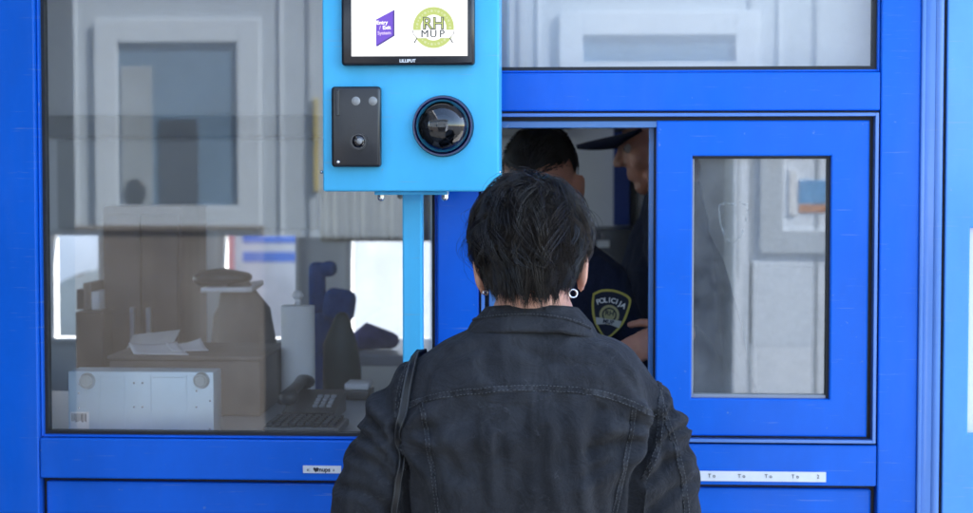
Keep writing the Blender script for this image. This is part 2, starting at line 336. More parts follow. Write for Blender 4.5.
def window(x0, x1, z0, z1, pane, gy=.034, bead='blue', bw=.006, name='window', sealw=.004, seals=None):
    """glazing: beads + rubber seal + pane, one part with two sub-parts"""
    f = B()
    for (a, c) in (((x0, z0), (x0+bw, z1)), ((x1-bw, z0), (x1, z1)), ((x0+bw, z0), (x1-bw, z0+bw)), ((x0+bw, z1-bw), (x1-bw, z1))):
        f.box((a[0], .012, a[1]), (c[0], .06, c[1]), .0015)
    fo = f.obj(name, bead, booth)
    s = B(); a0, a1, c0, c1 = x0+bw, x1-bw, z0+bw, z1-bw
    s.box((a0, gy-.010, c0), (a0+sealw, gy+.012, c1)).box((a1-sealw, gy-.010, c0), (a1, gy+.012, c1)).box((a0+sealw, gy-.010, c0), (a1-sealw, gy+.012, c0+sealw)).box((a0+sealw, gy-.010, c1-sealw), (a1-sealw, gy+.012, c1))
    s.obj('seal', 'seal', fo)
    B().box((a0+.001, gy, c0+.001), (a1-.001, gy+.004, c1-.001)).obj('pane', pane, fo)
    return fo
window(xL+.001, xM0-.001, zR1+.001, 2.419, 'glassL', bw=.004, sealw=.006)
window(xM1+.001, xP0-.001, zT1+.001, 2.419, 'glassT', bw=.004, sealw=.007)
# sliding hatch: outer frame, channel, sash
sl = B(); x0, x1, z0, z1 = xM1+.001, xP0-.001, zR1+.001, zT0-.001
def ring(bb, x0, x1, z0, z1, w, y0, y1, bev=.001, wb=None):
    wb = wb or w
    bb.box((x0, y0, z0), (x0+w, y1, z1), bev).box((x1-w, y0, z0), (x1, y1, z1), bev).box((x0+w, y0, z0), (x1-w, y1, z0+wb), bev).box((x0+w, y0, z1-w), (x1-w, y1, z1), bev)
hf = B(); ring(hf, x0+.003, x1-.003, z0+.003, z1-.003, .006, -.004, .03); hatch = hf.obj('hatch_frame', 'bead', booth)
ds = B(); ring(ds, x0, x1, z0, z1, .003, .012, .04, 0); ring(ds, x0+.0092, x1-.0092, z0+.0092, z1-.0092, .007, .022, .05, 0); ds.obj('seal', 'seal', hatch)
tr = B(); ring(tr, x0+.0165, x1-.0165, z0+.0165, z1-.0165, .012, .010, .075, .0015, wb=.008); tr.obj('track', 'blue_track', hatch)
sx0, sx1, sz0, sz1 = X(656, .01), X(868, .01), Z(435.5, .01, 700), Z(120.5, .01, 700)
gx0, gx1, gz0, gz1 = X(691.5, .02), X(829.5, .02), Z(398, .02, 760), Z(156, .02, 760)
sb = B()
sb.frame(sx0, sx1, sz0, sz1, gx0, gx1, gz0, gz1, .006, .04, .003)
sash = sb.obj('sliding_sash', 'blue', booth)
s = B(); s.box((gx0, .02, gz1-.005), (gx1, .038, gz1)).box((gx1-.005, .02, gz0), (gx1, .038, gz1-.005)); s.obj('seal', 'seal', sash)
s = B(); s.box((gx0, .018, gz0), (gx0+.004, .038, gz1-.005), .001).box((gx0+.004, .018, gz0), (gx1-.005, .038, gz0+.006), .001); s.obj('glazing_bead', 'greyseal', sash)
B().box((gx0+.002, .030, gz0+.002), (gx1-.002, .034, gz1-.002)).obj('pane', 'glassS', sash)
pe = B(); pe.box((X(648.5, .05), .048, sz0), (X(654, .05), .075, sz1), .002); pe.obj('pull_edge', 'blue_track', sash)
B().box((X(654, .04)-.0005, .041, sz0), (sx0+.012, .07, sz1)).obj('brush_seal', 'seal', sash)
# faint worn shield transfer on the sash glass
sh = [(-.5, .42), (-.25, .5), (0, .44), (.25, .5), (.5, .42), (.46, 0), (.28, -.36), (0, -.55), (-.28, -.36), (-.46, 0)]
def outline(bb, pts, w, n, h):
    k = len(pts); pts = [Vector(p) for p in pts]; c = sum(pts, Vector())/k; n = Vector(n)
    inn = [p+(c-p).normalized()*w for p in pts]
    A = [bb.bm.verts.new(p+n*h) for p in pts]; Bv = [bb.bm.verts.new(p+n*h) for p in inn]; A2 = [bb.bm.verts.new(p) for p in pts]; B2 = [bb.bm.verts.new(p) for p in inn]
    for i in range(k):
        j = (i+1) % k
        for q in ((A[i], A[j], Bv[j], Bv[i]), (A2[i], B2[i], B2[j], A2[j]), (A[i], A2[i], A2[j], A[j]), (Bv[i], Bv[j], B2[j], B2[i])): bb.bm.faces.new(q)
    return bb
cc = at(733, 222, .0295)
m_, nt_, p_ = nmat('faded_transfer'); p_.inputs['Base Color'].default_value = (.5, .55, .57, 1); p_.inputs['Roughness'].default_value = .9
nz_ = N(nt_, 'ShaderNodeTexNoise', Scale=90, Detail=4); mr_ = N(nt_, 'ShaderNodeMapRange'); mr_.inputs['From Min'].default_value = .4; mr_.inputs['From Max'].default_value = .75; mr_.inputs['To Max'].default_value = .30
tc_ = N(nt_, 'ShaderNodeTexCoord'); nt_.links.new(tc_.outputs['Object'], nz_.inputs['Vector'])
nt_.links.new(nz_.outputs['Fac'], mr_.inputs['Value']); nt_.links.new(mr_.outputs[0], p_.inputs['Alpha'])
M['faded'] = m_
outline(B(), [cc+Vector((a*.055, 0, c*.075)) for a, c in sh], .0045, (0, -1, 0), .0004).obj('shield_transfer', 'faded', sash)
# side walls, back wall, floor, roof, plus unseen light blockers added on the left
BY = 2.25; xE = 1.75; xW = -1.95
box('front_panel', 'blue', booth, (xW, .002, ZB), (X(-40)-.001, .08, BT), .003)
box('added_shade_fin', mat('dark_grey_panel', (.03, .033, .04), .5), booth, (-1.10, -.95, ZB), (-1.06, -.003, 2.5), .004)  # unseen fin, added to darken the left end of the front
for xx in (xW-.0, xE):
    w = B(); x_a = xx if xx < 0 else xx-.06
    w.box((x_a, .082, ZB), (x_a+.06, BY, 1.05)).box((x_a, .082, 2.2), (x_a+.06, BY, BT)).box((x_a, .082, 1.05), (x_a+.06, .2, 2.2)).box((x_a, BY-.12, 1.05), (x_a+.06, BY, 2.2)).box((x_a, 1.1, 1.05), (x_a+.06, 1.16, 2.2))
    if xx > 0: w.box((x_a, .2, 1.05), (x_a+.06, 1.1, 2.2)).box((x_a, 1.16, 1.05), (x_a+.06, BY-.12, 2.2))
    w.obj('side_wall', 'blue' if xx < 0 else 'wallin', booth)
    if xx > 0: continue
    for y0_, y1_ in ((.2, 1.1), (1.16, BY-.12)):
        B().box((x_a+.028, y0_, 1.05), (x_a+.032, y1_, 2.2)).obj('side_pane', 'glassP', booth)
zW0, zW1 = Z(345, BY, 300), Z(237, BY, 300)                  # far window openings
zH0, zH1 = Z(137, BY, 200), Z(116, BY, 200)
w = B(); w.box((xW+.06, BY, ZB), (xE-.06, BY+.07, zW0)).box((xW+.06, BY, zW1+.02), (xE-.06, BY+.07, BT))
def fx(p): return X(p, BY)
for a, c in ((xW+.06, fx(46)), (fx(104), fx(218)), (fx(301), fx(345)), (fx(436), xE-.06)):
    w.box((a, BY, zW0), (c, BY+.07, zW1+.02))
w.obj('back_wall', 'wallin', booth)
for a, c in ((46, 104), (218, 301), (345, 436)):
    f = B(); ring(f, fx(a), fx(c), zW0, zW1+.02, .016, BY-.012, BY+.08, .002); fo = f.obj('rear_window', 'white', booth)
    B().box((fx(a)+.016, BY+.03, zW0+.016), (fx(c)-.016, BY+.034, zW1+.004)).obj('pane', 'glassP', fo)
B().box((xW+.065, BY-.05, zH0), (X(560, BY), BY-.001, zH1), .004).obj('cable_trunking', mat('dark_trunking', (.32, .32, .31), .5), booth)
cb2 = B(); npl = 40; xa_, xb_ = fx(322), fx(436); rows_ = [[(xa_+(xb_-xa_)*i/npl, BY-.03+.010*math.sin(i*1.9)+.004*math.sin(i*.7), z) for i in range(npl+1)] for z in (zW1-.012, Z(188, BY, 380))]
vv = [[cb2.bm.verts.new(p) for p in r] for r in rows_]
for i in range(npl): cb2.bm.faces.new((vv[0][i], vv[0][i+1], vv[1][i+1], vv[1][i]))
cu2 = cb2.obj('rear_curtain', mat('cream_curtain', (.72, .66, .52), .8, var=.08), booth, True); md_ = cu2.modifiers.new('t', 'SOLIDIFY'); md_.thickness = .003
bl = B(); bl.box((fx(60), BY-.02, zW1+.025), (fx(318), BY-.004, zH0-.01), .002); bl.obj('inner_board', 'blind', booth)
B().box((xM1+.01, .10, zT0+.01), (xE-.07, .106, BT-.065), .001).obj('inner_board', 'white', booth)
B().box((fx(613), BY-.06, Z(225, BY, 620)), (fx(629), BY-.002, BT-.06), .003).obj('inner_post', mat('navy_paint', (.004, .03, .20), .4), booth)
B().box((fx(629), BY-.03, .9), (fx(637), BY-.003, BT-.06), .002).obj('inner_post_dark_strip', 'dark', booth)  # plain dark strip beside the inner post
B().box((xW+.06, .082, BT-.06), (xE-.06, BY-.001, BT-.002)).obj('ceiling_panel', 'ceil', booth)
B().box((xW+.06, .082, ZB), (xE-.06, BY-.001, .16)).obj('floor_panel', 'floor', booth)
B().box((xW-.25, -.55, BT), (xE+.25, BY+.35, BT+.14), .01).obj('roof', 'white', booth)
B().box((-7.5, -3.2, BT+.35), (-.95, -.56, BT+.5), .01).box((-7.5, -.5595, BT+.35), (-1.25, 2.6, BT+.5), .01).obj('added_shade_slab', 'white', booth)  # out-of-view slabs added to hold light off the left side
cz = Z(436.2, .06, 120)-.001
B().box((xW+.061, .083, cz-.035), (xM1+.02, .74, cz), .004).box((xM1+.0205, .083, cz-.034), (xE-.061, .50, cz-.001), .004).obj('counter', 'counter', booth)
for sx in (xW+.075, -1.0, -.3, .5, 1.6): B().box((sx, .12, .16), (sx+.03, .45, cz-.036)).obj('counter_bracket', 'alu', booth)
# right-hand door leaf in paler paint
dx0, dx1 = X(945.8), X(1130)
d = B(); gxa, gxb = X(968.5, .02), X(1105); za, zb_ = Z(433, .01, 955), Z(228, .01, 955)
d.frame(dx0, dx1, .36, BT-.02, gxa, gxb, za, zb_, .008, .05, .003); d.box((dx0, .008, ZB), (dx1, .05, .355), .003)
door = d.obj('door', 'pale', booth)
B().box((gxa+.001, .02, za), (gxb-.001, .035, zb_)).obj('door_notice_panel', 'paper', door)
B().cyl((dx1-.03, -.05, 1.02), (dx1-.03, .008, 1.02), .008).box((dx1-.14, -.06, 1.01), (dx1-.02, -.045, 1.03), .004).obj('door_handle', 'alu', door)
B().box((dx1+.001, .0, ZB), (xE, .08, BT), .003).obj('corner_post', 'blue', booth)
# printed paper strips stuck along the sill rail
def strip(p0, p1, h, marks):
    a = at(p0[0], p0[1], 0); c = at(p1[0], p1[1], 0); y = -.0008
    s_ = B(); s_.box((a.x, y, min(a.z, c.z)-h/2), (c.x, .0016, max(a.z, c.z)+h/2), 0); 
    return s_, a, c
s_, a, c = strip((303, 469.5), (341, 469.5), .013, 1); so = s_.obj('label_strip', 'tape', booth)
hz = a.z
heart = [(0, -.5), (.35, -.15), (.5, .15), (.4, .38), (.2, .42), (0, .22), (-.2, .42), (-.4, .38), (-.5, .15), (-.35, -.15)]
hx = X(315, 0); B().prism([(hx+u*.010, -.0009, hz+v*.010) for u, v in heart], (0, -1, 0), .0004).obj('heart', 'ink', so)
text('mups', .011, 'ink', so, (X(323), -.0011, hz), (1, 0, 0), (0, 0, 1), bold=.0003); text('e:', .009, 'ink', so, (X(307.5), -.0011, hz), (1, 0, 0), (0, 0, 1)); text('a', .008, 'ink', so, (X(333), -.0011, hz), (1, 0, 0), (0, 0, 1))
s_, a, c = strip((640, 474.5), (826, 478), .015, 1)
so = s_.obj('label_strip', 'tape', booth)
for t_, px in (('T o', 713), ('T o', 743), ('T o', 770), ('T o', 797), ('2', 820)):
    text(t_, .0095, 'ink', so, (X(px), -.0012, (a.z+c.z)/2+.0005), (1, 0, 0), (0, 0, 1))

# ------------------------------------------------------------------ control terminal on its post
TY = -.17
tx0, tx1, tz0, tz1 = X(322.5, TY, 100), X(499, TY, 100), Z(191.5, TY, 400), Z(-48, TY, 400)
term = root('control_terminal', ((tx0+tx1)/2, TY, 0), 'light blue camera terminal box with lit screen on a blue post before the window', 'terminal')
auto_smooth(B().box((tx0, TY, tz0), (tx1, TY+.10, tz1), .004, 3).obj('case', 'cyan', term))
b = B(); b.box((X(403, -.06), -.07, 0), (X(422.5, -.06), -.035, tz1-.02), .003); b.box((X(403, -.06)-.05, -.10, 0.004), (X(422, -.06)+.05, -.005, .016), .002); b.obj('post', 'cyan', term)
for px in (381, 445):
    b = B(); p = at(px, 194, TY+.05); b.cyl((p.x, p.y, tz0+.002), (p.x, p.y, tz0-.012), .0065, seg=6); b.ell((p.x, p.y, tz0-.012), (.006, .006, .005))
    auto_smooth(b.obj('bolt', 'silver', term))
b = B().box((X(376, TY+.05), TY+.03, tz0-.006), (X(448, TY+.05), TY+.08, tz0-.0005), .001); b.obj('mounting_plate', 'cyan', term)
for px, py in ((321.6, 172), (499.3, 172)):
    b = B(); p = at(px, py, TY+.03); b.ell(p, (.003, .003, .003)); b.obj('side_screw', 'silver', term, True)
def T(px, py, dy=0): return at(px, py, TY+dy)
# monitor
p0, p1 = T(343, 66.5), T(475.5, -19)
b = B(); b.box((p0.x, TY-.022, p0.z), (p1.x, TY-.0005, p1.z), .006, 3); mon = auto_smooth(b.obj('monitor', 'bezel', term))
q0, q1 = T(351.5, 56.3, -.022), T(467.5, -9, -.022); yF = TY-.0225
B().box((q0.x, yF, q0.z), (q1.x, yF+.002, q1.z)).obj('screen', 'screen', mon)
def S(px, py, k=1): return at(px, py, yF-.0006*k)
B().prism([S(376, 19.5), S(394.3, 9.8), S(394.3, 35.5), S(376, 46.5)], (0, -1, 0), .0003).obj('logo', 'sPurple', mon)
B().prism([S(393, 10.6, 2), S(394.6, 9.6, 2), S(394.6, 35.8, 2), S(377, 46.6, 2), S(377, 44.8, 2), S(393, 35, 2)], (0, -1, 0), .0003).obj('logo_edge', 'sPurpleD', mon)
for t_, px, py, mm_ in (('Entry', 382, 22.6, 'sWhite'), ('/', 380, 27.8, 'sPink'), ('Exit', 386.6, 27.6, 'sWhite'), ('System', 384.3, 33, 'sPink')):
    text(t_, .0088 if t_ != 'System' else .0080, mm_, mon, S(px, py, 3), (1, 0, .03), (0, 0, 1), bold=.00022)
ec = S(433.5, 27.5); b = B(); k = 64
def ringflat(bb, c, r0, r1, y, h=.0003, k=64, sx=1):
    A = [bb.bm.verts.new((c.x+sx*r0*math.cos(t), y, c.z+r0*math.sin(t))) for t in (2*math.pi*i/k for i in range(k))]
    C = [bb.bm.verts.new((c.x+sx*r1*math.cos(t), y, c.z+r1*math.sin(t))) for t in (2*math.pi*i/k for i in range(k))]
    for i in range(k): bb.bm.faces.new((A[i], A[(i+1) % k], C[(i+1) % k], C[i]))
    return bb
ringflat(b, ec, .0215, .0345, ec.y).obj('emblem', 'sLime', mon)
def petals():
    b = B()
    for i in range(30):
        t = 2*math.pi*i/30; c = Vector((ec.x+.028*math.cos(t), ec.y-.0004, ec.z+.028*math.sin(t))); r = .0014 if i % 2 else .0022
        b.prism([c+Vector((r*math.cos(u), 0, r*math.sin(u))) for u in (2*math.pi*j/8 for j in range(8))], (0, -1, 0), .0002)
    return b.obj('emblem_wreath', emit('screen_pale_lime', (.72, .8, .40), .15), mon)
petals()
for t_, sz, dz, g in (('RH', .027, .006, 0), ('MUP', .0155, -.0105, 0)):
    pass
bn = [(-.036, -.004), (.036, -.004), (.034, -.012), (.028, -.018), (-.028, -.018), (-.034, -.012)]
b = B(); b.prism([(ec.x+u, ec.y-.001, ec.z+v) for u, v in bn], (0, -1, 0), .0003); b.obj('emblem_banner', 'sWhite', mon)
outline(B(), [(ec.x+u, ec.y-.0012, ec.z+v) for u, v in bn], .0011, (0, -1, 0), .0003).obj('banner_line', 'sGrey', mon)
for s0 in (-1, 1):
    B().prism([(ec.x+s0*.027, ec.y-.0012, ec.z-.018), (ec.x+s0*.0315, ec.y-.0012, ec.z-.026), (ec.x+s0*.0335, ec.y-.0012, ec.z-.0255), (ec.x+s0*.029, ec.y-.0012, ec.z-.018)], (0, -1, 0), .0003).obj('banner_tail', 'sGrey', mon)
text('RH', .0280, 'sGrey', mon, (ec.x, ec.y-.0012, ec.z+.0060), (1, 0, 0), (0, 0, 1), bold=.0011); text('RH', .0280, 'sLime', mon, (ec.x, ec.y-.0024, ec.z+.0060), (1, 0, 0), (0, 0, 1), bold=-.0004)
for i_, ch_ in enumerate('MUP'):
    for dx_ in (-.0003, .0003): text(ch_, .0175, 'sGrey', mon, (ec.x+(i_-1)*.0145+dx_, ec.y-.0024-dx_*.2, ec.z-.0112), (1, 0, 0), (0, 0, 1))
text('LILLIPUT', .0072, 'print', mon, at(407.5, 60.9, TY-.0226), (1, 0, 0), (0, 0, 1), bold=.00035)
# face camera unit
p0, p1 = T(333, 167.2), T(382, 86.8)
cu = auto_smooth(B().box((p0.x, TY-.020, p0.z), (p1.x, TY-.0005, p1.z), .006, 4).obj('camera_unit', 'housing', term))
yC = TY-.0205
def disc(name, px, py, r, m, par, y, h=.004, dome=0):
    c = at(px, py, y); b = B(); b.cyl((c.x, y+.001, c.z), (c.x, y-h, c.z), r, seg=32)
    if dome: b.ell((c.x, y-h, c.z), (r*.93, dome, r*.93))
    return auto_smooth(b.obj(name, m, par), 30)
disc('lens_ring', 358.6, 141.2, .0148, 'housing', cu, yC); disc('lens', 358.6, 141.2, .0122, 'lens', cu, yC-.004, .001, .007)
disc('lens_core', 359.3, 141.0, .0055, 'sensor', cu, yC-.010, .001, .003)
disc('sensor', 356, 101, .0075, 'sensor', cu, yC, .001, .002); disc('sensor', 373, 101, .0075, 'sensor', cu, yC, .001, .002)
c0, c1 = at(336, 116, yC), at(339.6, 90, yC); B().box((c0.x, yC-.001, c0.z), (c1.x, yC+.002, c1.z), .001).obj('side_slot', 'bezel', cu)
c0 = at(338, 162, yC); B().ell(c0, (.003, .0015, .003)).obj('status_light', 'silver', cu)
# dome camera
dc = T(443.2, 126.2); b = B(); b.cyl((dc.x, TY-.0005, dc.z), (dc.x, TY-.012, dc.z), .0525, .0500, 64); domec = auto_smooth(b.obj('dome_camera', mat('dark_navy_rim', (.004, .009, .03), .35), term), 30)
b = B(); kk = 64; rb = []
for i in range(kk): 
    t = 2*math.pi*i/kk; rb.append((math.cos(t), math.sin(t)))
prof = [(.0503, -.012), (.0503, -.0150), (.0478, -.0150), (.0455, -.012)]
rg = [[b.bm.verts.new((dc.x+r*u, TY+y, dc.z+r*v)) for u, v in rb] for r, y in prof]
for a_, c_ in zip(rg, rg[1:]):
    for i in range(kk): b.bm.faces.new((a_[i], a_[(i+1) % kk], c_[(i+1) % kk], c_[i]))
auto_smooth(b.obj('dome_ring', 'bluerefl', domec), 30)  # blue reflections inside the dome are painted into this ring's colour
b = B(); b.ell((dc.x, TY-.008, dc.z), (.0468, .040, .0468), u=48, v=32)
for v in [v for v in b.bm.verts if v.co.y > TY-.010]: b.bm.verts.remove(v)
b.obj('dome_cover', 'dome', domec, True)
b = B(); b.cyl((dc.x, TY-.0125, dc.z), (dc.x, TY-.0135, dc.z), .0445, seg=48); b.obj('dome_base', 'lens', domec)
b = B(); b.cyl((dc.x+.001, TY-.0135, dc.z), (dc.x+.001, TY-.026, dc.z), .021, .019, 32); b.cyl((dc.x+.001, TY-.026, dc.z), (dc.x+.001, TY-.033, dc.z), .012, .011, 32)
b.box((dc.x-.029, TY-.022, dc.z-.004), (dc.x-.018, TY-.014, dc.z+.006), .001); b.box((dc.x+.019, TY-.026, dc.z-.014), (dc.x+.031, TY-.014, dc.z+.015), .002); b.box((dc.x-.004, TY-.020, dc.z+.021), (dc.x+.004, TY-.014, dc.z+.029), .001)
auto_smooth(b.obj('camera_eye', mat('grey_gimbal', (.20, .21, .22), .25, coat=.5), domec), 30)
b = B(); b.cyl((dc.x+.001, TY-.0331, dc.z), (dc.x+.001, TY-.0338, dc.z), .009, seg=32); b.obj('lens', 'lens', domec)

# ------------------------------------------------------------------ figures
def V(*a): return Vector(a)
def hand(bm, wr, f, n, s, curl=.5, k=1.0, spread=.06):
    """palm, four fingers, thumb. f: finger direction, n: back-of-hand normal, s: +1/-1 thumb side sign"""
    f = f.normalized(); n = (n-f*n.dot(f)).normalized(); sd = f.cross(n)*s
    bm.tube([wr-f*.02*k, wr, wr+f*.03*k, wr+f*.07*k, wr+f*.088*k], [(.026*k, .02*k), (.027*k, .019*k), (.036*k, .017*k), (.040*k, .0145*k), (.037*k, .012*k)], 14, side=sd)
    for i, (L, r, off) in enumerate(((.074, .0088, .027), (.083, .0092, .009), (.076, .0088, -.010), (.060, .0076, -.027))):
        base = wr+f*(.082 - abs(off-.005)*.18)*k+sd*off*k; d = (f+sd*off*spread*18*.1).normalized(); p = [base-d*.012*k, base]; r_ = [r*k, r*k]; c = curl*(1+.12*i)
        for j, (fr_, rr) in enumerate(((.45, .95), (.31, .86), (.24, .72))):
            d = (Matrix.Rotation(-c*(.75 if j == 0 else 1.0)*1.0, 3, f.cross(n)) @ d) if False else (d*math.cos(c)-n*math.sin(c)).normalized() if j == 0 else (Matrix.Rotation(c*.9, 3, n.cross(f)) @ d)
            p.append(p[-1]+d*L*fr_*k); r_.append(r*rr*k)
        bm.tube(p, r_, 10)
    tb = wr+f*.022*k+sd*.026*k; d = (f*.72+sd*.66-n*.25).normalized()
    bm.tube([tb-d*.012*k, tb+d*.028*k, tb+(d*.055+f*.006-n*.006)*k, tb+(d*.066+f*.024-n*.012)*k], [.0135*k, .0118*k, .0105*k, .0085*k], 10)
def head_prims(bm, Mx, k=1.0, ears=True):
    """Mx: 4x4 placing the head (facing local +Y)"""
    Rm = Mx.to_3x3()
    def P(x, y, z): return Mx @ V(x*k, y*k, z*k)
    def E(c, r, rot=None): bm.ell(P(*c), [q*k for q in r], (Rm @ rot) if rot else Rm)
    E((0, -.014, .030), (.074, .096, .086)); E((0, .030, -.028), (.060, .063, .086)); E((0, .058, -.090), (.030, .028, .024))
    for s in (-1, 1):
        E((s*.036, .055, -.030), (.026, .026, .030)); E((s*.045, .02, -.075), (.018, .04, .026))
        E((s*.010, .102, -.030), (.0085, .010, .0075))
        if ears:
            E((s*.0775, -.008, -.012), (.0085, .019, .031), Matrix.Rotation(s*.38, 3, 'Z')); E((s*.081, -.014, -.003), (.005, .016, .024), Matrix.Rotation(s*.5, 3, 'Z')); E((s*.076, .0, -.037), (.006, .009, .011))
    bm.tube([P(-.046, .070, .022), P(-.02, .086, .024), P(.02, .086, .024), P(.046, .070, .022)], [.009*k]*4, 10)
    bm.tube([P(0, .086, .018), P(0, .097, -.005), P(0, .110, -.026)], [.008*k, .009*k, .0115*k], 10)
    bm.tube([P(-.022, .078, -.056), P(0, .090, -.054), P(.022, .078, -.056)], [.005*k, .0075*k, .005*k], 8)
    bm.tube([P(-.018, .077, -.066), P(0, .089, -.067), P(.018, .077, -.066)], [.005*k, .008*k, .005*k], 8)
def eyes(Mx, par, k=1.0):
    for s in (-1, 1):
        c = Mx @ V(s*.031*k, .0755*k, .0*k); o = B().ell(c, (.0112*k,)*3).obj('eye', 'eyewhite', par, True)
        B().ell(Mx @ V(s*.031*k, .0846*k, 0), (.0056*k, .003*k, .0056*k), Mx.to_3x3()).obj('iris', 'iris', o, True)

# ---- woman from behind
WY = -.44
hc = at(531, 263, WY); wx = hc.x
Mh = Matrix.Translation(hc) @ Matrix.Rotation(R(-2), 4, 'Y') @ Matrix.Rotation(R(-8), 4, 'X')
woman = root('person', (wx, WY, 0), 'person with short black hair and charcoal denim jacket seen from behind at the hatch', 'person')
def wp(px, py, Y=WY): return at(px, py, Y)
ns = wp(530, 330); zsh = wp(530, 372).z
ShL, ShR = V(wp(409, 372).x+.012, WY-.0, zsh+.0), V(wp(645, 380).x-.012, WY, zsh-.008)
ElL, ElR = V(wp(360, 500).x, WY+.0, wp(0, 545).z), V(wp(666, 500).x+.004, WY+.0, wp(0, 548).z)
WrL, WrR = V(wx-.20, WY+.22, 1.03), V(wx+.19, WY+.20, 1.06)
bb = B(); head_prims(bb, Mh)
bb.tube([Mh @ V(0, -.02, -.05), V(wx, WY-.03, 1.40), V(wx, WY-.02, 1.34)], [.054, .052, .06], 18)
bb.tube([V(wx, WY, .78), V(wx, WY, .95), V(wx, WY-.005, 1.1), V(wx, WY-.01, 1.25), V(wx, WY-.015, 1.33)], [(.15, .10), (.145, .10), (.15, .10), (.165, .09), (.11, .06)], 24, side=(1, 0, 0))
for Sh, El, Wr, s in ((ShL, ElL, WrL, -1), (ShR, ElR, WrR, 1)):
    i_ = V(-s*.035, 0, -.035)
    bb.tube([V(wx+s*.08, WY-.01, 1.31), Sh+i_, (Sh+El)/2+i_*.5, El+V(-s*.012, 0, 0), (El+Wr)/2, Wr], [.045, .043, .040, .034, .031, .024], 14)
    hand(bb, Wr+(Wr-El).normalized()*.02, V(-s*.25, 1, .05), V(0, .1, 1), -s, .45, .92)
    bb.tube([V(wx+s*.085, WY, .82), V(wx+s*.09, WY+.01, .47), V(wx+s*.09, WY-.01, .10)], [.085, .05, .036], 14)
    bb.tube([V(wx+s*.09, WY-.03, .045), V(wx+s*.09, WY+.06, .035), V(wx+s*.095, WY+.15, .028)], [.03, .032, .022], 12)
body = link('body', remesh(bb, .0045, 3), 'skin', woman); eyes(Mh, body)
# trousers, shoes
t = B()
t.tube([V(wx, WY, .72), V(wx, WY, .86), V(wx, WY, .95)], [(.185, .13), (.185, .135), (.165, .12)], 24, side=(1, 0, 0))
for s in (-1, 1): t.tube([V(wx+s*.088, WY, .82), V(wx+s*.092, WY+.01, .47), V(wx+s*.092, WY-.01, .09)], [.10, .07, .062], 18)
link('trousers', remesh(t, .008, 4), 'trouser', woman)
for s in (-1, 1):
    b = B(); b.tube([V(wx+s*.09, WY-.05, .045), V(wx+s*.09, WY+.04, .046), V(wx+s*.095, WY+.16, .034)], [(.042, .042), (.046, .044), (.04, .03)], 14, side=(1, 0, 0)); b.obj('shoe', 'dark', woman, True)

# jacket: torso + sleeves fused, then folds
YB = WY-.005
levels = []
def lev(py, pl, pr, dep, yo=0): levels.append((wp(0, py).z, wp(pl, py).x, wp(pr, py).x, dep, yo))
lev(318, 487, 572, .062, -.012); lev(326, 470, 592, .074, -.012); lev(336, 442, 612, .083, -.012); lev(348, 424, 634, .090, -.012); lev(362, 410, 650, .098, -.012); lev(380, 402, 659, .106, -.012); lev(402, 398, 660, .113, -.014)
lev(430, 398, 656, .118, -.012); lev(470, 404, 650, .120, -.008); lev(520, 408, 644, .121, 0); lev(600, 404, 646, .122, 0); lev(690, 392, 658, .136, 0); lev(770, 384, 668, .146, 0)
jb = B(); seg = 48; rings = []
for z, a, c, dp, yo in levels:
    cx, hw = (a+c)/2, (c-a)/2; rg = []
    for k in range(seg):
        t = 2*math.pi*k/seg; ct, st = math.cos(t), math.sin(t); e = 2/2.5
        rg.append(jb.bm.verts.new((cx+hw*math.copysign(abs(ct)**e, ct), YB+yo+dp*math.copysign(abs(st)**e, st), z)))
    rings.append(rg)
for a, c in zip(rings, rings[1:]):
    for k in range(seg): jb.bm.faces.new((a[k], a[(k+1) % seg], c[(k+1) % seg], c[k]))
jb.bm.faces.new(rings[0]); jb.bm.faces.new(rings[-1][::-1])
for Sh, El, Wr, s in ((ShL, ElL, WrL, -1), (ShR, ElR, WrR, 1)):
    mid_ = (Sh+El)/2
    jb.tube([Sh+V(-s*.045, -.008, -.030), Sh+V(-s*.012, -.004, -.045), Sh*.72+El*.28+V(0, -.006, 0), mid_+V(0, -.008, 0), Sh*.25+El*.75+V(s*.003, -.008, 0), El+V(0, -.006, -.005), El*.6+Wr*.4+V(0, 0, -.005), Wr], [(.060, .072), (.060, .074), (.060, .072), (.060, .068), (.062, .068), (.060, .064), .054, .040], 22, side=(1, 0, 0))
jm = remesh(jb, .0048, 7, .6)
# seam paths drawn on the back (photo pixels -> rays onto the cloth)
def cat(pts, n=14):
    P = [pts[0]]+list(pts)+[pts[-1]]; out = []
    for i in range(1, len(P)-2):
        p0, p1, p2, p3 = [np.array(q, float) for q in P[i-1:i+3]]
        for j in range(n):
            t = j/n; out.append(.5*((2*p1)+(-p0+p2)*t+(2*p0-5*p1+4*p2-p3)*t*t+(-p0+3*p1-3*p2+p3)*t**3))
    out.append(np.array(P[-2], float)); return [tuple(q) for q in out]
SEAMS = dict(
 yoke=[(404, 408), (418, 402), (440, 396), (475, 391), (520, 388.5), (560, 389), (601, 394), (632, 404), (655, 416)],
 armR=[(650, 362), (657, 374), (660, 392), (661, 412), (660, 435), (654, 460), (643, 480)],
 armL=[(413, 360), (405, 372), (400, 392), (398, 415), (400, 440), (407, 470)],
 prL=[(422, 404), (425, 424), (429, 450), (434, 480), (441, 530)],
 prR=[(634, 408), (632, 426), (628, 450), (622, 478), (615, 512), (608, 545)],
 sleeveR=[(662, 405), (668, 425), (676, 450), (683, 480), (687, 520)],
)
def bvh(me): return BVHTree.FromPolygons([v.co.copy() for v in me.vertices], [tuple(p.vertices) for p in me.polygons])
def proj(path, tree, n=14):
    out = []
    for px, py in cat(path, n):
        h = tree.ray_cast(CAMP, ray(px, py))
        if h[0] is not None: out.append((h[0], h[1]))
    return out
tree = bvh(jm); kd_pts = []
for k_, pth in SEAMS.items(): kd_pts += [h[0] for h in proj(pth, tree)]
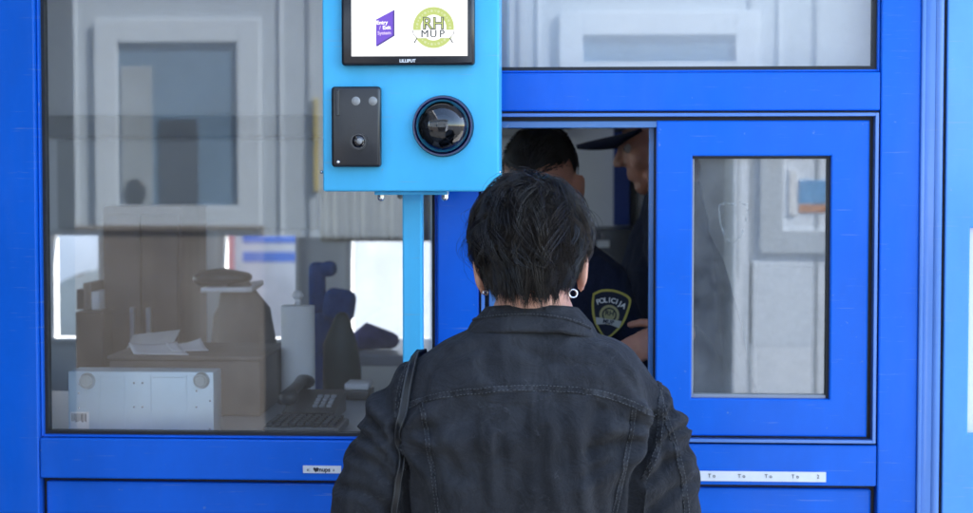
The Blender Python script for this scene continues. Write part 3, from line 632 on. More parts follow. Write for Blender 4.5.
kd = KDTree(len(kd_pts)); [kd.insert(p, i) for i, p in enumerate(kd_pts)]; kd.balance()
CREASES = [
 ([(657, 418), (646, 448), (636, 478), (631, 520)], .0085, .008), ([(672, 408), (655, 436), (641, 456)], .0045, .006), ([(694, 446), (670, 462), (646, 480)], .0055, .007), ([(700, 478), (676, 490), (652, 510)], .005, .007), ([(684, 425), (668, 438), (652, 452)], .0035, .005),
 ([(636, 420), (618, 440), (592, 452)], .0035, .008), ([(630, 440), (612, 462), (580, 480)], .003, .008),
 ([(398, 430), (404, 468), (409, 520)], .0085, .008), ([(368, 418), (384, 438), (399, 452)], .005, .006), ([(350, 452), (374, 464), (396, 484)], .0055, .007), ([(340, 486), (366, 494), (394, 516)], .005, .007), ([(360, 436), (376, 447), (392, 466)], .0035, .005),
 ([(424, 428), (444, 446), (462, 478)], .0035, .008), ([(420, 450), (436, 474), (446, 510)], .003, .007),
 ([(480, 398), (474, 440), (482, 520)], .0040, .010), ([(522, 408), (526, 460), (514, 520)], .0036, .011), ([(560, 402), (566, 450), (578, 520)], .0042, .010), ([(600, 410), (590, 455), (596, 520)], .0036, .009), ([(500, 440), (503, 480), (498, 520)], .0025, .007), ([(545, 430), (541, 470), (548, 515)], .0025, .007),
 ([(515, 346), (556, 362), (606, 368)], .0022, .008), ([(436, 372), (462, 354), (490, 347)], .0022, .008), ([(600, 352), (622, 372), (640, 398)], .0026, .007), ([(446, 352), (430, 370), (422, 394)], .0026, .007)]
creases = []
for pth, dep_, wid_ in CREASES:
    pp = [h[0] for h in proj(pth, tree, 10)]
    if not pp: continue
    kk_ = KDTree(len(pp)); [kk_.insert(p, i) for i, p in enumerate(pp)]; kk_.balance(); creases.append((kk_, dep_*1.25, wid_))
jm.update()
nor = [v.normal.copy() for v in jm.vertices]; zy = wp(0, 395).z
newco = []
def sstep(a, b_, x): t = max(0, min(1, (x-a)/(b_-a))); return t*t*(3-2*t)
for v, n in zip(jm.vertices, nor):
    p = v.co; x = p.x-wx; z = p.z; ax = abs(x); d = 0.0
    low = 1-sstep(zy-.05, zy+.02, z)                                  # below the yoke
    slv = sstep(.175, .225, ax)
    # soft hanging folds in the back panel
    d += .0170*low*(1-slv)*noise.noise((x*15, 3.1, z*3.0+x*3))+.0060*low*(1-slv)*noise.noise((x*30, 9.1, z*5))
    # drag lines fanning from the armholes
    for s, ph in ((1, 0), (-1, 2.0)):
        rx, rz = s*.19-x, z-(zy-.045); r = math.hypot(rx, rz)
        if r < .22 and s*x > 0:
            th = math.atan2(rz, s*rx); w = (1-r/.22)*sstep(.01, .05, r)
            d += .0095*w*math.sin(th*7.5+ph+2.2*noise.noise((x*9, z*9, ph)))*(1-slv*.3)
    # sleeve rings / creases
    u = z+s*0; q = noise.noise((x*8, p.y*8, z*22+ (x*9)))
    slw = slv*sstep(1.30, 1.16, p.z); d += .0028*slw*(abs(q)*2-.5)+.0060*slw*noise.noise((x*10, p.y*10, z*9))
    # yoke: broad, quiet
    d += .0065*(1-low)*(1-.6*slv)*noise.noise((x*9+5, 2, z*14))+.0016*noise.noise((x*32, p.y*32, z*32))
    for (ck, depth, wid) in creases:
        _, _, dc_ = ck.find(p)
        if dc_ < wid*4.5:
            d += -depth*math.exp(-(dc_/wid)**2)+depth*.62*math.exp(-((dc_-wid*2.1)/(wid*1.15))**2)
    _, _, dist = kd.find(p)
    if dist < .024: 
        w = (1-dist/.024)**1.3
        d += .0026*w*noise.noise((p.x*95, p.y*60, p.z*95))-.0016*math.exp(-(dist/.004)**2)
    newco.append(p+n*d)
for v, c in zip(jm.vertices, newco): v.co = c
# open the neck hole: the collar covers the rim
jm.update(); jacket = link('jacket', jm, 'denim', woman)
tree = bvh(jm)
def ribbon(path, w, h, name, m, par, n=16, lift=.0003, edge=True):
    hs = proj(path, tree, n); bb = B(); rows = []
    for i, (p, nn) in enumerate(hs):
        t = (hs[min(i+1, len(hs)-1)][0]-hs[max(i-1, 0)][0]).normalized(); sd = t.cross(nn).normalized()
        wob = 1+.12*noise.noise(p*70); hh = h*(1+.7*noise.noise(p*150))
        prof = [(-1.0, -.002), (-.85, hh), (-.45, hh*.8), (0, hh*.65), (.45, hh*.85), (.85, hh*1.1), (1.0, -.002)]
        rows.append([bb.bm.verts.new(p+sd*(a*w*wob/2)+nn*(lift+.0009+c)) for a, c in prof])
    for a, c in zip(rows, rows[1:]):
        for k in range(len(a)-1): bb.bm.faces.new((a[k], a[k+1], c[k+1], c[k]))
    return bb.obj(name, m, par, True), hs
st = B()
def stitches(hs, off):
    acc = 0
    for (p, n1), (q, n2) in zip(hs, hs[1:]):
        acc += (q-p).length
        if acc < .0046: continue
        acc = 0; t = (q-p).normalized(); sd = t.cross(n1).normalized(); c = p+sd*off+n1*.0025
        st.tube([c-t*.0013, c+t*.0013], [.00045, .00045], 5)
for k_, pth in SEAMS.items():
    _, hs = ribbon(pth,   .0115 if k_ in ('yoke',) else .0085, .0012, 'seam', 'seam', jacket, 34)
    for off in ((-.0038, .0038) if k_ in ('yoke', 'armR', 'armL', 'sleeveR') else (-.0028, .0028)): stitches(hs, off)
st.obj('stitching', 'thread', jacket)
# collar: turned-down band round the neck
cb = B(); rows = []; nseg = 64
cT, cBm = wp(533, 302).z, wp(530, 325).z
for i in range(nseg+1):
    a = R(-138+276*i/nseg); s_, c_ = math.sin(a), -math.cos(a)          # a=0 : back of the neck (-Y)
    back = max(0, math.cos(a)); drop = .020*(1-back)**1.2
    wob = .002*noise.noise((i*.3, 0, 0))
    rt, rbm = .058+.006*(1-back), .094+.010*(1-back); yc = WY-.026
    def pt(r, z, ky=1.0): return cb.bm.verts.new((wx+.002+r*s_*1.04, yc+r*c_*.80*ky, z))
    prof = [(rt-.004, cT-.040-drop*.3), (rt-.002, cT-.012-drop*.35), (rt+.001, cT-.002-drop*.4), (rt+.005, cT+.001-drop*.4), (rt+.009, cT-.003-drop*.45), ((rt+rbm)/2+.006, (cT+cBm)/2+.002-drop*.8+wob), (rbm, cBm+.003-drop*1.35+wob), (rbm+.0005, cBm-.001-drop*1.4+wob), (rbm-.004, cBm-.003-drop*1.4+wob), (rbm-.012, cBm-.001-drop*1.3)]
    rows.append([pt(r, z) for r, z in prof])
for a, c in zip(rows, rows[1:]):
    for k in range(len(a)-1): cb.bm.faces.new((a[k], a[k+1], c[k+1], c[k]))
cm = cb.mesh(); 
collar = link('collar', cm, 'denim', jacket, True)
ct_ = bvh(cm); tree_j = tree; tree = ct_
ed = [(464, 322), (480, 318.5), (505, 315.5), (532, 315), (560, 317.5), (578, 322.5), (590, 328)]
_, hs = ribbon(ed, .006, .0008, 'collar_seam', 'seam', jacket, 26); st = B(); stitches(hs, 0); st.obj('collar_stitching', 'thread', jacket); tree = tree_j

# hair
hb = B(); HR = (.0785, .102, .092); HC = V(0, -.014, .034)
def hair_pt(dirv, off):                       # dirv in head space
    d = dirv.normalized(); 
    rx, ry, rz = HR[0]+off, HR[1]+off, HR[2]+off
    t = 1/math.sqrt((d.x/rx)**2+(d.y/ry)**2+(d.z/rz)**2)
    if d.z < 0:                                # below the ellipsoid's equator: follow the neck
        t *= 1-.10*min(1, -d.z/.8)
    return HC+d*t
# scalp cap (dark under-hair)
cap = B(); cap.ell((0, 0, 0), (1, 1, 1), u=64, v=48)
for v in list(cap.bm.verts):
    d = v.co.copy(); el = math.asin(max(-1, min(1, d.z))); azb = math.atan2(d.x, -d.y)      # 0 = back
    lim = -.72 if abs(azb) < 1.0 else (-.72+(abs(azb)-1.0)*1.0)
    if abs(azb) > 1.75: lim = .12
    if el < lim: cap.bm.verts.remove(v); continue
for v in cap.bm.verts: v.co = Mh @ hair_pt(v.co, -.002+.003*noise.noise(v.co*4))
hair = cap.obj('hair', 'hairbase', woman, True)
crown = V(.16, -.16, 1).normalized(); cu_ = crown.cross(V(1, 0, 0)).normalized(); cv_ = crown.cross(cu_)
def strand(bm, dirs, offs, w):
    pts = [Mh @ hair_pt(d, o) for d, o in zip(dirs, offs)]; n = len(pts); rows = []
    for i, p in enumerate(pts):
        t = (pts[min(i+1, n-1)]-pts[max(i-1, 0)]).normalized(); out = (p-(Mh @ HC)).normalized(); sd = t.cross(out).normalized(); r = w*(1-.85*(i/(n-1))**2.2)
        rows.append([bm.bm.verts.new(p+sd*r), bm.bm.verts.new(p+out*r*.9), bm.bm.verts.new(p-sd*r)])
    for a, c in zip(rows, rows[1:]):
        for k in range(2): bm.bm.faces.new((a[k], a[k+1], c[k+1], c[k]))
def grow(bm, count, per, lenr, lift, wr, region, seed):
    rnd = random.Random(seed); done = 0
    while done < count:
        ph0 = math.acos(1-rnd.random()*1.55); az0 = rnd.uniform(-math.pi, math.pi)
        d0 = crown*math.cos(ph0)+(cu_*math.cos(az0)+cv_*math.sin(az0))*math.sin(ph0)
        if not region(d0): continue
        done += 1; L = rnd.uniform(*lenr); wav = rnd.uniform(-.85, .85); ph = rnd.uniform(0, 6.3); lf = lift*rnd.uniform(.2, 1.35); twist = rnd.gauss(.05, .42)
        flick = rnd.uniform(-.6, 1)*.014
        for q in range(per):
            ja, jp = rnd.gauss(0, .060), rnd.gauss(0, .05); l2 = L*rnd.uniform(.8, 1.08); dirs, offs = [], []; n = 9; lq = lf*rnd.uniform(.75, 1.2)
            for i in range(n):
                t = i/(n-1); conv = 1-.62*t; phx = ph0+jp*conv+l2*t
                azx = az0+(ja*conv+wav*math.sin(2.6*t+ph)*t*.55+twist*t)/max(.35, math.sin(min(phx, 2.6)))
                dv = crown*math.cos(phx)+(cu_*math.cos(azx)+cv_*math.sin(azx))*math.sin(phx)
                # hair falls: pull directions toward straight down as it runs
                dv = (dv.normalized()+V(0, 0, -.30*t*l2)).normalized()
                if dv.z < -.66: dv.z = -.66-(-dv.z-.66)*.25
                dirs.append(dv); offs.append(.001+lq*math.sin(math.pi*min(1, .12+t*.75))+flick*t*t*t)
            strand(bm, dirs, offs, rnd.uniform(*wr))
def back(d):
    el = math.asin(max(-1, min(1, d.normalized().z))); az = abs(math.atan2(d.x, -d.y))
    if az > 2.2: return el > .35
    if az > 1.35: return el > .02
    return el > -.50
grow(hb, 560, 15, (.35, .85), .014, (.0004, .0008), back, 3)
hb.obj('hair_strands', 'hair', hair)
h2 = B(); grow(h2, 120, 9, (.35, .8), .012, (.0004, .0007), lambda d: back(d) and d.y < .2, 9); h2.obj('hair_strands', 'hairgrey', hair)
h3 = B(); grow(h3, 130, 2, (.3, .7), .026, (.0002, .0004), lambda d: back(d) and d.z > -.2, 31); h3.obj('flyaway_hair', 'hair', hair)
nb = B()
def nape_lock(bm, rnd):
    az0 = rnd.uniform(-1.25, 1.25); z0 = rnd.uniform(-.035, .03); z1 = -.063+.026*(abs(az0)/1.25)**1.5+rnd.uniform(-.016, .018); wv_ = rnd.uniform(-.22, .22); lf = rnd.uniform(.001, .009); fl = rnd.uniform(-.002, .007)
    for q in range(13):
        ja = rnd.gauss(0, .075); zz = z1+rnd.uniform(-.008, .008); pts = []
        for i in range(8):
            t = i/7; z = z0+(zz-z0)*t; k_ = sstep(.03, -.09, z); a = az0*(1-.10*t)+ja*(1-.6*t)+wv_*t*t
            o = lf*math.sin(math.pi*min(1, .1+.8*t))+fl*t**3+rnd.uniform(0, .0006)
            rx, ry, cyy = .0765-.021*k_+o, .099-.026*k_+o, -.014-.010*k_
            pts.append(Mh @ V(rx*math.sin(a), cyy-ry*math.cos(a), z))
        w = rnd.uniform(.0004, .0008); rows = []
        for i, p in enumerate(pts):
            t = (pts[min(i+1, 7)]-pts[max(i-1, 0)]).normalized(); out = p-(Mh @ V(0, -.02, 0)); out.z = 0; out.normalize(); sd = t.cross(out).normalized(); r = w*(1-.85*(i/7)**2)
            rows.append([bm.bm.verts.new(p+sd*r), bm.bm.verts.new(p+out*r*.9), bm.bm.verts.new(p-sd*r)])
        for a, c in zip(rows, rows[1:]):
            for k in range(2): bm.bm.faces.new((a[k], a[k+1], c[k+1], c[k]))
rn_ = random.Random(21)
for _ in range(210): nape_lock(nb, rn_)
def nape(d): el = math.asin(max(-1, min(1, d.normalized().z))); az = abs(math.atan2(d.x, -d.y)); return -.62 < el < -.25 and az < 1.15
grow(nb, 120, 12, (.25, .5), .007, (.0004, .0007), nape, 5); nb.obj('hair_strands', 'hair', hair)
# earrings
for px, py, er in ((485.5, 292.5, .0034), (573, 293.5, .0062)):
    c = at(px, py, WY-.012); b = B(); k = 24
    b.tube([c+V(er*math.cos(t), .002*math.cos(t), er*math.sin(t)) for t in (2*math.pi*i/k for i in range(k+1))], [.0016]*(k+1), 8); b.obj('earring', 'silver', woman, True)

# shoulder bag worn over the left shoulder
tree = bvh(jm)
path = [(428, 336), (421, 350), (413, 375), (405, 410), (400, 440), (397, 475), (394, 512), (392, 560)]
hs = proj(path, tree, 20); bag = root('shoulder_bag', (hs[-1][0].x, WY-.02, .6), 'black leather shoulder bag hanging by a thin strap on the left shoulder', 'bag')
def strapmesh(hs, w, th, name, m):
    bb = B(); rows = []
    for i, (p, nn) in enumerate(hs):
        t = (hs[min(i+1, len(hs)-1)][0]-hs[max(i-1, 0)][0]).normalized(); sd = t.cross(nn).normalized(); 
        wd = w*(1.18-.55*i/max(1, len(hs)-1)); rows.append([bb.bm.verts.new(p+sd*a*wd/2+nn*c) for a, c in ((-1, .0005), (-1, th), (-.72, th*1.15), (-.6, th*.85), (.6, th*.85), (.72, th*1.15), (1, th), (1, .0005))])
    for a, c in zip(rows, rows[1:]):
        for k in range(8): bb.bm.faces.new((a[k], a[(k+1) % 8], c[(k+1) % 8], c[k]))
    return bb.obj(name, m, bag, False)
# smooth the strap's run so it bridges folds
Ps = [h[0]+h[1]*.004 for h in hs]; Ns = [h[1] for h in hs]
for _ in range(30):
    Ps = [Ps[0]]+[(Ps[i-1]+Ps[i]*2+Ps[i+1])/4 for i in range(1, len(Ps)-1)]+[Ps[-1]]
    Ns = [Ns[0]]+[((Ns[i-1]+Ns[i]*2+Ns[i+1])/4).normalized() for i in range(1, len(Ns)-1)]+[Ns[-1]]
Ps = [p+n*.002 for p, n in zip(Ps, Ns)]
hx_, hz_ = Ps[0], Ps[0]
front = [(V(Ps[0].x+.006, Ps[0].y+.035, Ps[0].z+.004), V(-.1, .2, 1).normalized()), (V(Ps[0].x+.004, WY+.075, Ps[0].z-.03), V(0, .8, .6).normalized()), (V(Ps[0].x-.02, WY+.125, 1.15), V(0, 1, 0)), (V(Ps[0].x-.06, WY+.14, .86), V(0, 1, 0))]
hs2 = front[::-1]+list(zip(Ps, Ns)); strapmesh(hs2, .0135, .0026, 'strap', 'strap')
b = B()
for off0 in (-.0058, .0058):
    acc = 0
    for ii, ((p, n1), (q, n2)) in enumerate(zip(list(zip(Ps, Ns)), list(zip(Ps, Ns))[1:])):
        off = off0*(1.12-.55*(ii+4)/(len(Ps)+3))
        t = (q-p).normalized(); sd = t.cross(n1).normalized(); c = p+sd*off+n1*.0029; b.tube([c, c+(q-p)*.62], [.0006, .0006], 5)
b.obj('strap_edge', 'strapedge', bag)
e0, e1 = Ps[-1], front[-1][0]
auto_smooth(B().box((e0.x-.075, WY-.11, .56), (e0.x+.005, WY+.16, .86), .025, 4).obj('bag_body', 'bag', bag), 40)

# ---- officers
def officer(name, label, org, Mhd, shoulders, elbows, wrists, yawf, hand_kw, skinm, k=1.0):
    ro = root(name, (org.x, org.y, .16), label, 'person'); bb = B(); head_prims(bb, Mhd, k)
    nb_ = V(org.x, org.y, 0); nz_ = (shoulders[0].z+shoulders[1].z)/2
    ctr = (shoulders[0]+shoulders[1])/2; side = (shoulders[1]-shoulders[0]).normalized()
    neck0 = Mhd @ V(0, -.02, -.06); hip = V(org.x, org.y, .95)
    bb.tube([neck0, neck0*.5+(ctr+V(0, 0, .05))*.5, ctr], [.056, .057, .07], 16)
    bb.tube([hip+V(0, 0, -.08), hip+V(0, 0, .1), hip*.45+ctr*.55, ctr+V(0, 0, -.04)], [(.15, .10), (.145, .10), (.165, .105), (.15, .08)], 20, side=side)
    for i in (0, 1):
        bb.tube([ctr*.5+shoulders[i]*.5+V(0, 0, -.01), shoulders[i], elbows[i], wrists[i]], [.05, .047, .036, .026], 12)
        hand(bb, wrists[i]+(wrists[i]-elbows[i]).normalized()*.025, *hand_kw[i])
        s = -1 if i == 0 else 1
        bb.tube([hip+side*s*.085+V(0, 0, -.1), V(hip.x, hip.y, .58)+side*s*.1, V(hip.x, hip.y, .24)+side*s*.1], [.08, .05, .035], 12)
    body = link('body', remesh(bb, .0045, 3), skinm, ro); eyes(Mhd, body, k)
    u = B(); u.tube([hip+V(0, 0, -.14), hip+V(0, 0, .1), hip*.45+ctr*.55, ctr+V(0, 0, -.05), ctr+V(0, 0, .015)], [(.19, .135), (.18, .13), (.205, .135), (.19, .115), (.12, .09)], 24, side=side)
    for i in (0, 1): u.tube([ctr*.35+neck0*.65+V(0, .01, .0), ctr*.3+shoulders[i]*.5+neck0*.2, shoulders[i]+V(0, 0, -.01)], [.062, .072, .070], 16)
    cn = neck0*.45+(ctr+V(0, 0, .05))*.55; u.tube([ctr, ctr*.5+cn*.5, cn], [.10, .075, .066], 18)
    for i in (0, 1):
        S_, E_, W_ = shoulders[i], elbows[i], wrists[i]
        u.tube([ctr*.55+S_*.45+V(0, 0, -.015), S_+V(0, 0, -.008), S_*.5+E_*.5, E_, E_*.55+W_*.45, E_*.12+W_*.88], [.075, .072, .066, .060, .052, .042], 18)
    um = remesh(u, .007, 5, .6); um.update()
    for v in um.vertices:
        p = v.co; v.co = p+v.normal*(.006*noise.noise(p*11)+.0035*abs(noise.noise((p.x*26, p.y*26, p.z*16))))
    uni = link('uniform', um, 'uniform', ro)
    t = B(); t.tube([hip+V(0, 0, -.2), hip+V(0, 0, -.02)], [(.175, .13), (.17, .125)], 20, side=side)
    for s in (-1, 1):
        t.tube([hip+side*s*.09+V(0, 0, -.12), V(hip.x, hip.y, .58)+side*s*.1, V(hip.x, hip.y, .25)+side*s*.1], [.10, .075, .065], 14)
    link('trousers', remesh(t, .01, 3), 'trouser', ro)
    for s in (-1, 1): B().ell(V(hip.x, hip.y, .2)+side*s*.1+side.cross(V(0, 0, 1))*-.05, (.05, .05, .04)).obj('boot', 'dark', ro, True)
    return ro, uni, um, body
# officer bending over the counter
O1 = .50; h1 = at(541, 186, O1)
M1 = Matrix.Translation(h1) @ Matrix.Rotation(math.pi+R(-16), 4, 'Z') @ Matrix.Rotation(R(-34), 4, 'X')
s1 = [at(478, 282, O1), at(601, 287, O1+.02)]; e1_ = [at(455, 395, O1-.05), at(634, 385, O1+.0)]; w1 = [V(at(490, 0, .25).x, .26, 1.22), V(at(575, 0, .22).x, .24, 1.20)]
off1, uni1, um1, body1 = officer('person', 'bareheaded police officer bowing behind the hatch, shield patch on the sleeve', V(h1.x, O1+.16, 0), M1, s1, e1_, w1, 0, [(V(.5, -1, -.1), V(0, 0, 1), -1, .5), (V(-.6, -1, -.1), V(0, 0, 1), 1, .5)], 'skin2')
def cap_hair(Mx, name, par, m, lim, rad=(.0775, .100, .091), n=900, seed=1, k=1.0):
    b = B(); b.ell((0, 0, 0), (1, 1, 1), u=56, v=40)
    for v in list(b.bm.verts):
        d = v.co; el = math.asin(max(-1, min(1, d.z))); azb = abs(math.atan2(d.x, -d.y))
        if el < lim(azb): b.bm.verts.remove(v)
    for v in b.bm.verts:
        d = v.co.copy(); r = 1+.012*noise.noise(d*9); v.co = Mx @ (V(0, -.014, .031)+V(d.x*rad[0], d.y*rad[1], d.z*rad[2])*r)
    o = b.obj(name, m, par, True)
    rnd = random.Random(seed); sb_ = B(); c0 = V(0, -.014, .031); cnt = 0
    while cnt < n:
        d = V(rnd.gauss(0, 1), rnd.gauss(0, 1), rnd.gauss(0, 1)).normalized(); el = math.asin(d.z); azb = abs(math.atan2(d.x, -d.y))
        if el < lim(azb)-.06: continue
        cnt += 1; p = c0+V(d.x*rad[0], d.y*rad[1], d.z*rad[2]); L = .016 if el > .4 else .006; t = (V(0, .55, .4)+V(d.x, d.y, 0)*.3); t = (t-d*t.dot(d)).normalized(); e = p+t*L+d*L*.35; sd = t.cross(d).normalized()*.0009
        a = [sb_.bm.verts.new(Mx @ q) for q in (p-sd, p+sd, e)]; sb_.bm.faces.new(a)
    sb_.obj('hair_tufts', m, o); return o
def lim1(a): return (-.30 if a < 1.3 else (-.05 if a < 1.75 else (.30+min(.25, (a-1.75)*.4))))
cap_hair(M1, 'hair', off1, 'offhair', lim1, n=2600)
# shield patch on the sleeve
t1 = bvh(um1)
def on(px, py, lift=.0012):
    h = t1.ray_cast(CAMP, ray(px, py)); 
    return (h[0]+h[1]*lift if h[0] is not None else at(px, py, O1)), (h[1] if h[0] is not None else V(0, -1, 0))
pc, pn = on(609, 314); pn = (pn+V(0, -.6, .1)).normalized(); px_ = V(1, 0, 0); px_ = (px_-pn*px_.dot(pn)).normalized(); py_ = pn.cross(px_)*1
if py_.z < 0: py_ = -py_
px_ = (px_*math.cos(R(8))-py_*math.sin(R(8))); py_ = pn.cross(px_)
PC = pc+pn*.007; W_, H_ = .079, .100
shp = [(-.50, .36), (-.30, .46), (0, .50), (.30, .46), (.50, .36), (.49, .12), (.40, -.16), (.22, -.38), (0, -.53), (-.22, -.38), (-.40, -.16), (-.49, .12)]
shp = cat(shp+[shp[0]], 4)[:-1]
def PP(u, v, l=0): return PC+px_*u*W_+py_*v*H_+pn*l-pn*(.06*(u*W_)**2/.06)
patch = B().prism([PP(u, v, -.020) for u, v in shp], pn, .021).obj('shield_patch', 'patchdark', uni1)
outline(B(), [PP(u, v, .0009) for u, v in shp], .0048, pn, .0012).obj('patch_border', 'patchyellow', uni1)
b = B(); kk = 40
for r0, r1 in ((.0, .0120), (.0150, .0205)):
    A = [b.bm.verts.new(PP(0, -.03, .0016)+px_*r0*math.cos(t)+py_*r0*math.sin(t)) for t in (2*math.pi*i/kk for i in range(kk))]; C = [b.bm.verts.new(PP(0, -.03, .0016)+px_*r1*math.cos(t)+py_*r1*math.sin(t)) for t in (2*math.pi*i/kk for i in range(kk))]
    for i in range(kk): b.bm.faces.new((A[i], A[(i+1) % kk], C[(i+1) % kk], C[i]))
b.obj('patch_wreath', mat('gold_grey_thread', (.34, .32, .16), .75, bump=.5, bscale=500), uni1)
b = B(); b.prism([PP(u, v, .0022) for u, v in ((-.34, -.12), (.34, -.12), (.30, -.27), (0, -.22), (-.30, -.27))], pn, .0006); b.obj('patch_ribbon', 'patchsilver', uni1)
text('MUP', .0115, 'patchdark', uni1, PP(0, -.18, .0032), px_, py_, bold=.0003); text('RH', .014, 'patchdark', uni1, PP(0, .0, .0024), px_, py_, bold=.0003)
for i, ch in enumerate('POLICIJA'):                              # arched lettering
    a = (i-3.5)*.125; wd = [0, .0, 0, 0, 0, 0, 0, 0][i]
    c = PP(math.sin(a)*.78, .27+(math.cos(a)-1)*.75, .0012); xa = px_*math.cos(a)-py_*math.sin(a)
    text(ch, .0145, 'patchwhite', uni1, c, xa, py_*math.cos(a)+px_*math.sin(a), bold=.0004)
# officer in a cap, half hidden by the sash
O2 = .86; h2_ = at(661, 140, O2)
M2 = Matrix.Translation(h2_) @ Matrix.Rotation(R(90)-R(2), 4, 'Z') @ Matrix.Rotation(R(-15), 4, 'X')
hw = at(668, 341, .24)
s2 = [V(h2_.x+.02, O2+.19, h2_.z-.23), V(h2_.x+.03, O2-.17, h2_.z-.23)]
s2 = [s2[1], s2[0]]
e2 = [V(at(700, 0, .5).x, .50, 1.20), V(h2_.x-.02, O2+.22, 1.18)]; w2 = [hw+V(.025, .012, .004), V(h2_.x-.25, O2+.12, 1.25)]
off2, uni2, um2, body2 = officer('person', 'police officer in black peaked cap and dark uniform half hidden behind the sliding window', V(h2_.x+.10, O2, 0), M2, s2, e2, w2, 0, [(V(-1, -.12, -.30), V(.1, -.85, .50), 1, .30, .86), (V(-1, -.1, 0), V(0, 0, 1), -1, .5)], 'skin2')
cap_hair(M2, 'hair', off2, 'offhair', lambda a: (-.35 if a < 1.2 else (-.05 if a < 1.7 else .5)), n=300, seed=2)
b = B(); b.ell((0, 0, 0), (1, 1, 1), u=48, v=32)
for v in list(b.bm.verts):
    if v.co.z < .02: b.bm.verts.remove(v)
for v in b.bm.verts: d = v.co.copy(); v.co = M2 @ V(d.x*.085, -.010+d.y*.108, .030+min(d.z*.115, .098)+.002*d.y)
cpo = b.obj('cap', 'uniform', off2, True)
vb = B(); rows = []
for i in range(17):
    a = R(-62+124*i/16); x = math.sin(a); 
    rows.append([vb.bm.verts.new(M2 @ V(x*.085*(1-.06*t), -.010+.100*math.cos(a)+(.100*math.cos(a)**.6)*t*1.0, .036+.010*t-.036*abs(x)**2*t-.006*t*t)) for t in (0, .25, .5, .75, 1)])
for a, c in zip(rows, rows[1:]):
    for k in range(4): vb.bm.faces.new((a[k], a[k+1], c[k+1], c[k]))
vo = vb.obj('peak', 'uniform', off2, True); sm = vo.modifiers.new('t', 'SOLIDIFY'); sm.thickness = .010
b = B(); c = M2 @ V(.06, .05, -.17); b.tube([c+V(0, 0, .035), c, c+V(.005, 0, -.04)], [.012, .016, .014], 12); b.obj('radio_microphone', 'dark', off2, True)

# ------------------------------------------------------------------ things in the booth
# computer case lying on its side, base turned to the glass
cy0, cy1 = .075, .145
a, c = at(68.5, 434, cy0), at(213.5, 372, cy0)
cs = root('computer_case', ((a.x+c.x)/2, cy0, cz), 'small pale grey metal computer case on the counter behind the left window, feet facing out', 'computer case')
auto_smooth(B().box((a.x, cy0, cz+.001), (c.x, cy1, c.z), .003).obj('shell', 'steel', cs))
b = B()
for x0_, x1_ in ((100, 125), (151, 187)):
    p, q = at(x0_, 440, cy0), at(x1_, 377, cy0); outline(b, cat([(p.x, cy0-.001, cz+.004), (p.x, cy0-.001, q.z-.006), (p.x+.006, cy0-.001, q.z), (q.x-.006, cy0-.001, q.z), (q.x, cy0-.001, q.z-.006), (q.x, cy0-.001, cz+.004)], 3), .0022, (0, -1, 0), .001)
b.obj('pressed_panel', 'steel', cs)
for px, py in ((87.5, 381), (201.5, 380.5)):
    p = at(px, py, cy0); b = B(); b.cyl((p.x, cy0, p.z), (p.x, cy0-.012, p.z), .0155, .0125, 32); b.cyl((p.x, cy0-.012, p.z), (p.x, cy0-.014, p.z), .011, .009, 32); auto_smooth(b.obj('foot', mat('clear_grey_foot', (.40, .46, .48), .3, coat=.3), cs), 30)
for px, py in ((79, 384), (79, 393), (79, 408), (134, 383), (142.5, 383), (134, 407), (142.5, 407), (196.5, 391), (196.5, 407), (210, 401), (210, 429)):
    p = at(px, py, cy0); B().ell(p, (.0022, .0016, .0022), u=10, v=8).obj('screw', 'silver', cs, True)
p, q = at(70.5, 433, cy0), at(89, 412, cy0); lo = B().box((p.x, cy0-.0008, cz+.003), (q.x, cy0, q.z)).obj('sticker', 'paper', cs)
rnd = random.Random(4); b = B()
for i in range(12):
    x = p.x+.003+i*.0024; b.box((x, cy0-.0012, q.z-.016-.004*rnd.random()), (x+.0008+.0008*rnd.random(), cy0-.0008, q.z-.003))
b.obj('barcode', 'ink', lo)
def sheet(name, label, pts, z, th=.0015, m='paper', group=None, curl=.008):
    """loose sheets: a slightly curled thin slab given by its outline on the table (x, y)"""
    b = B(); n = 10; g = []
    A, Bq, C, D = [Vector(q) for q in pts]
    for i in range(n+1):
        row = []
        for j in range(n+1):
            u, v = i/n, j/n; p = (A*(1-u)+Bq*u)*(1-v)+(D*(1-u)+C*u)*v
            row.append(b.bm.verts.new((p.x, p.y, z+th+curl*(u*v)**2+curl*.6*((1-u)*v)**3)))
        g.append(row)
    for i in range(n):
        for j in range(n): b.bm.faces.new((g[i][j], g[i+1][j], g[i+1][j+1], g[i][j+1]))
    o = b.obj(name, m, None, True); s = o.modifiers.new('t', 'SOLIDIFY'); s.thickness = th; s.offset = -1
    return tag(o, label, 'paper', group)
# document folder and papers on a box behind the case
bx = root('archive_box', (at(170, 0, .42).x, .42, cz), 'low grey-brown document box on the counter just behind the computer case', 'box')
p, q = at(112, 400, .36), at(262, 357, .36); auto_smooth(B().box((p.x, .34, cz+.001), (q.x, .62, q.z-.006), .006).obj('carton', 'card', bx)); auto_smooth(B().box((p.x-.004, .336, q.z-.006), (q.x+.004, .624, q.z+.004), .004).obj('lid', 'card', bx))
zt = q.z+.004
def xy(px, Y): return (X(px, Y), Y)
sheet('paper_sheet', 'white sheet lying flat on the document box in front of the folded cardboard', [xy(133, .36), xy(188, .35), xy(176, .50), xy(128, .52)], zt, curl=.012)
sheet('paper_sheet', 'small torn white paper at the right edge of the document box', [xy(172, .40), xy(208, .42), xy(200, .52), xy(165, .50)], zt+.002, curl=.016)
b = B(); A_ = [at(122, 358, .53), at(168, 354, .55), at(180, 330, .60), at(133, 335, .60)]; b.prism(A_, (0, 1, .1), .004); tag(b.obj('folded_card', mat('pale_card', (.50, .50, .48), .8), None), 'pale folded card leaning up behind the loose white sheets', 'card')
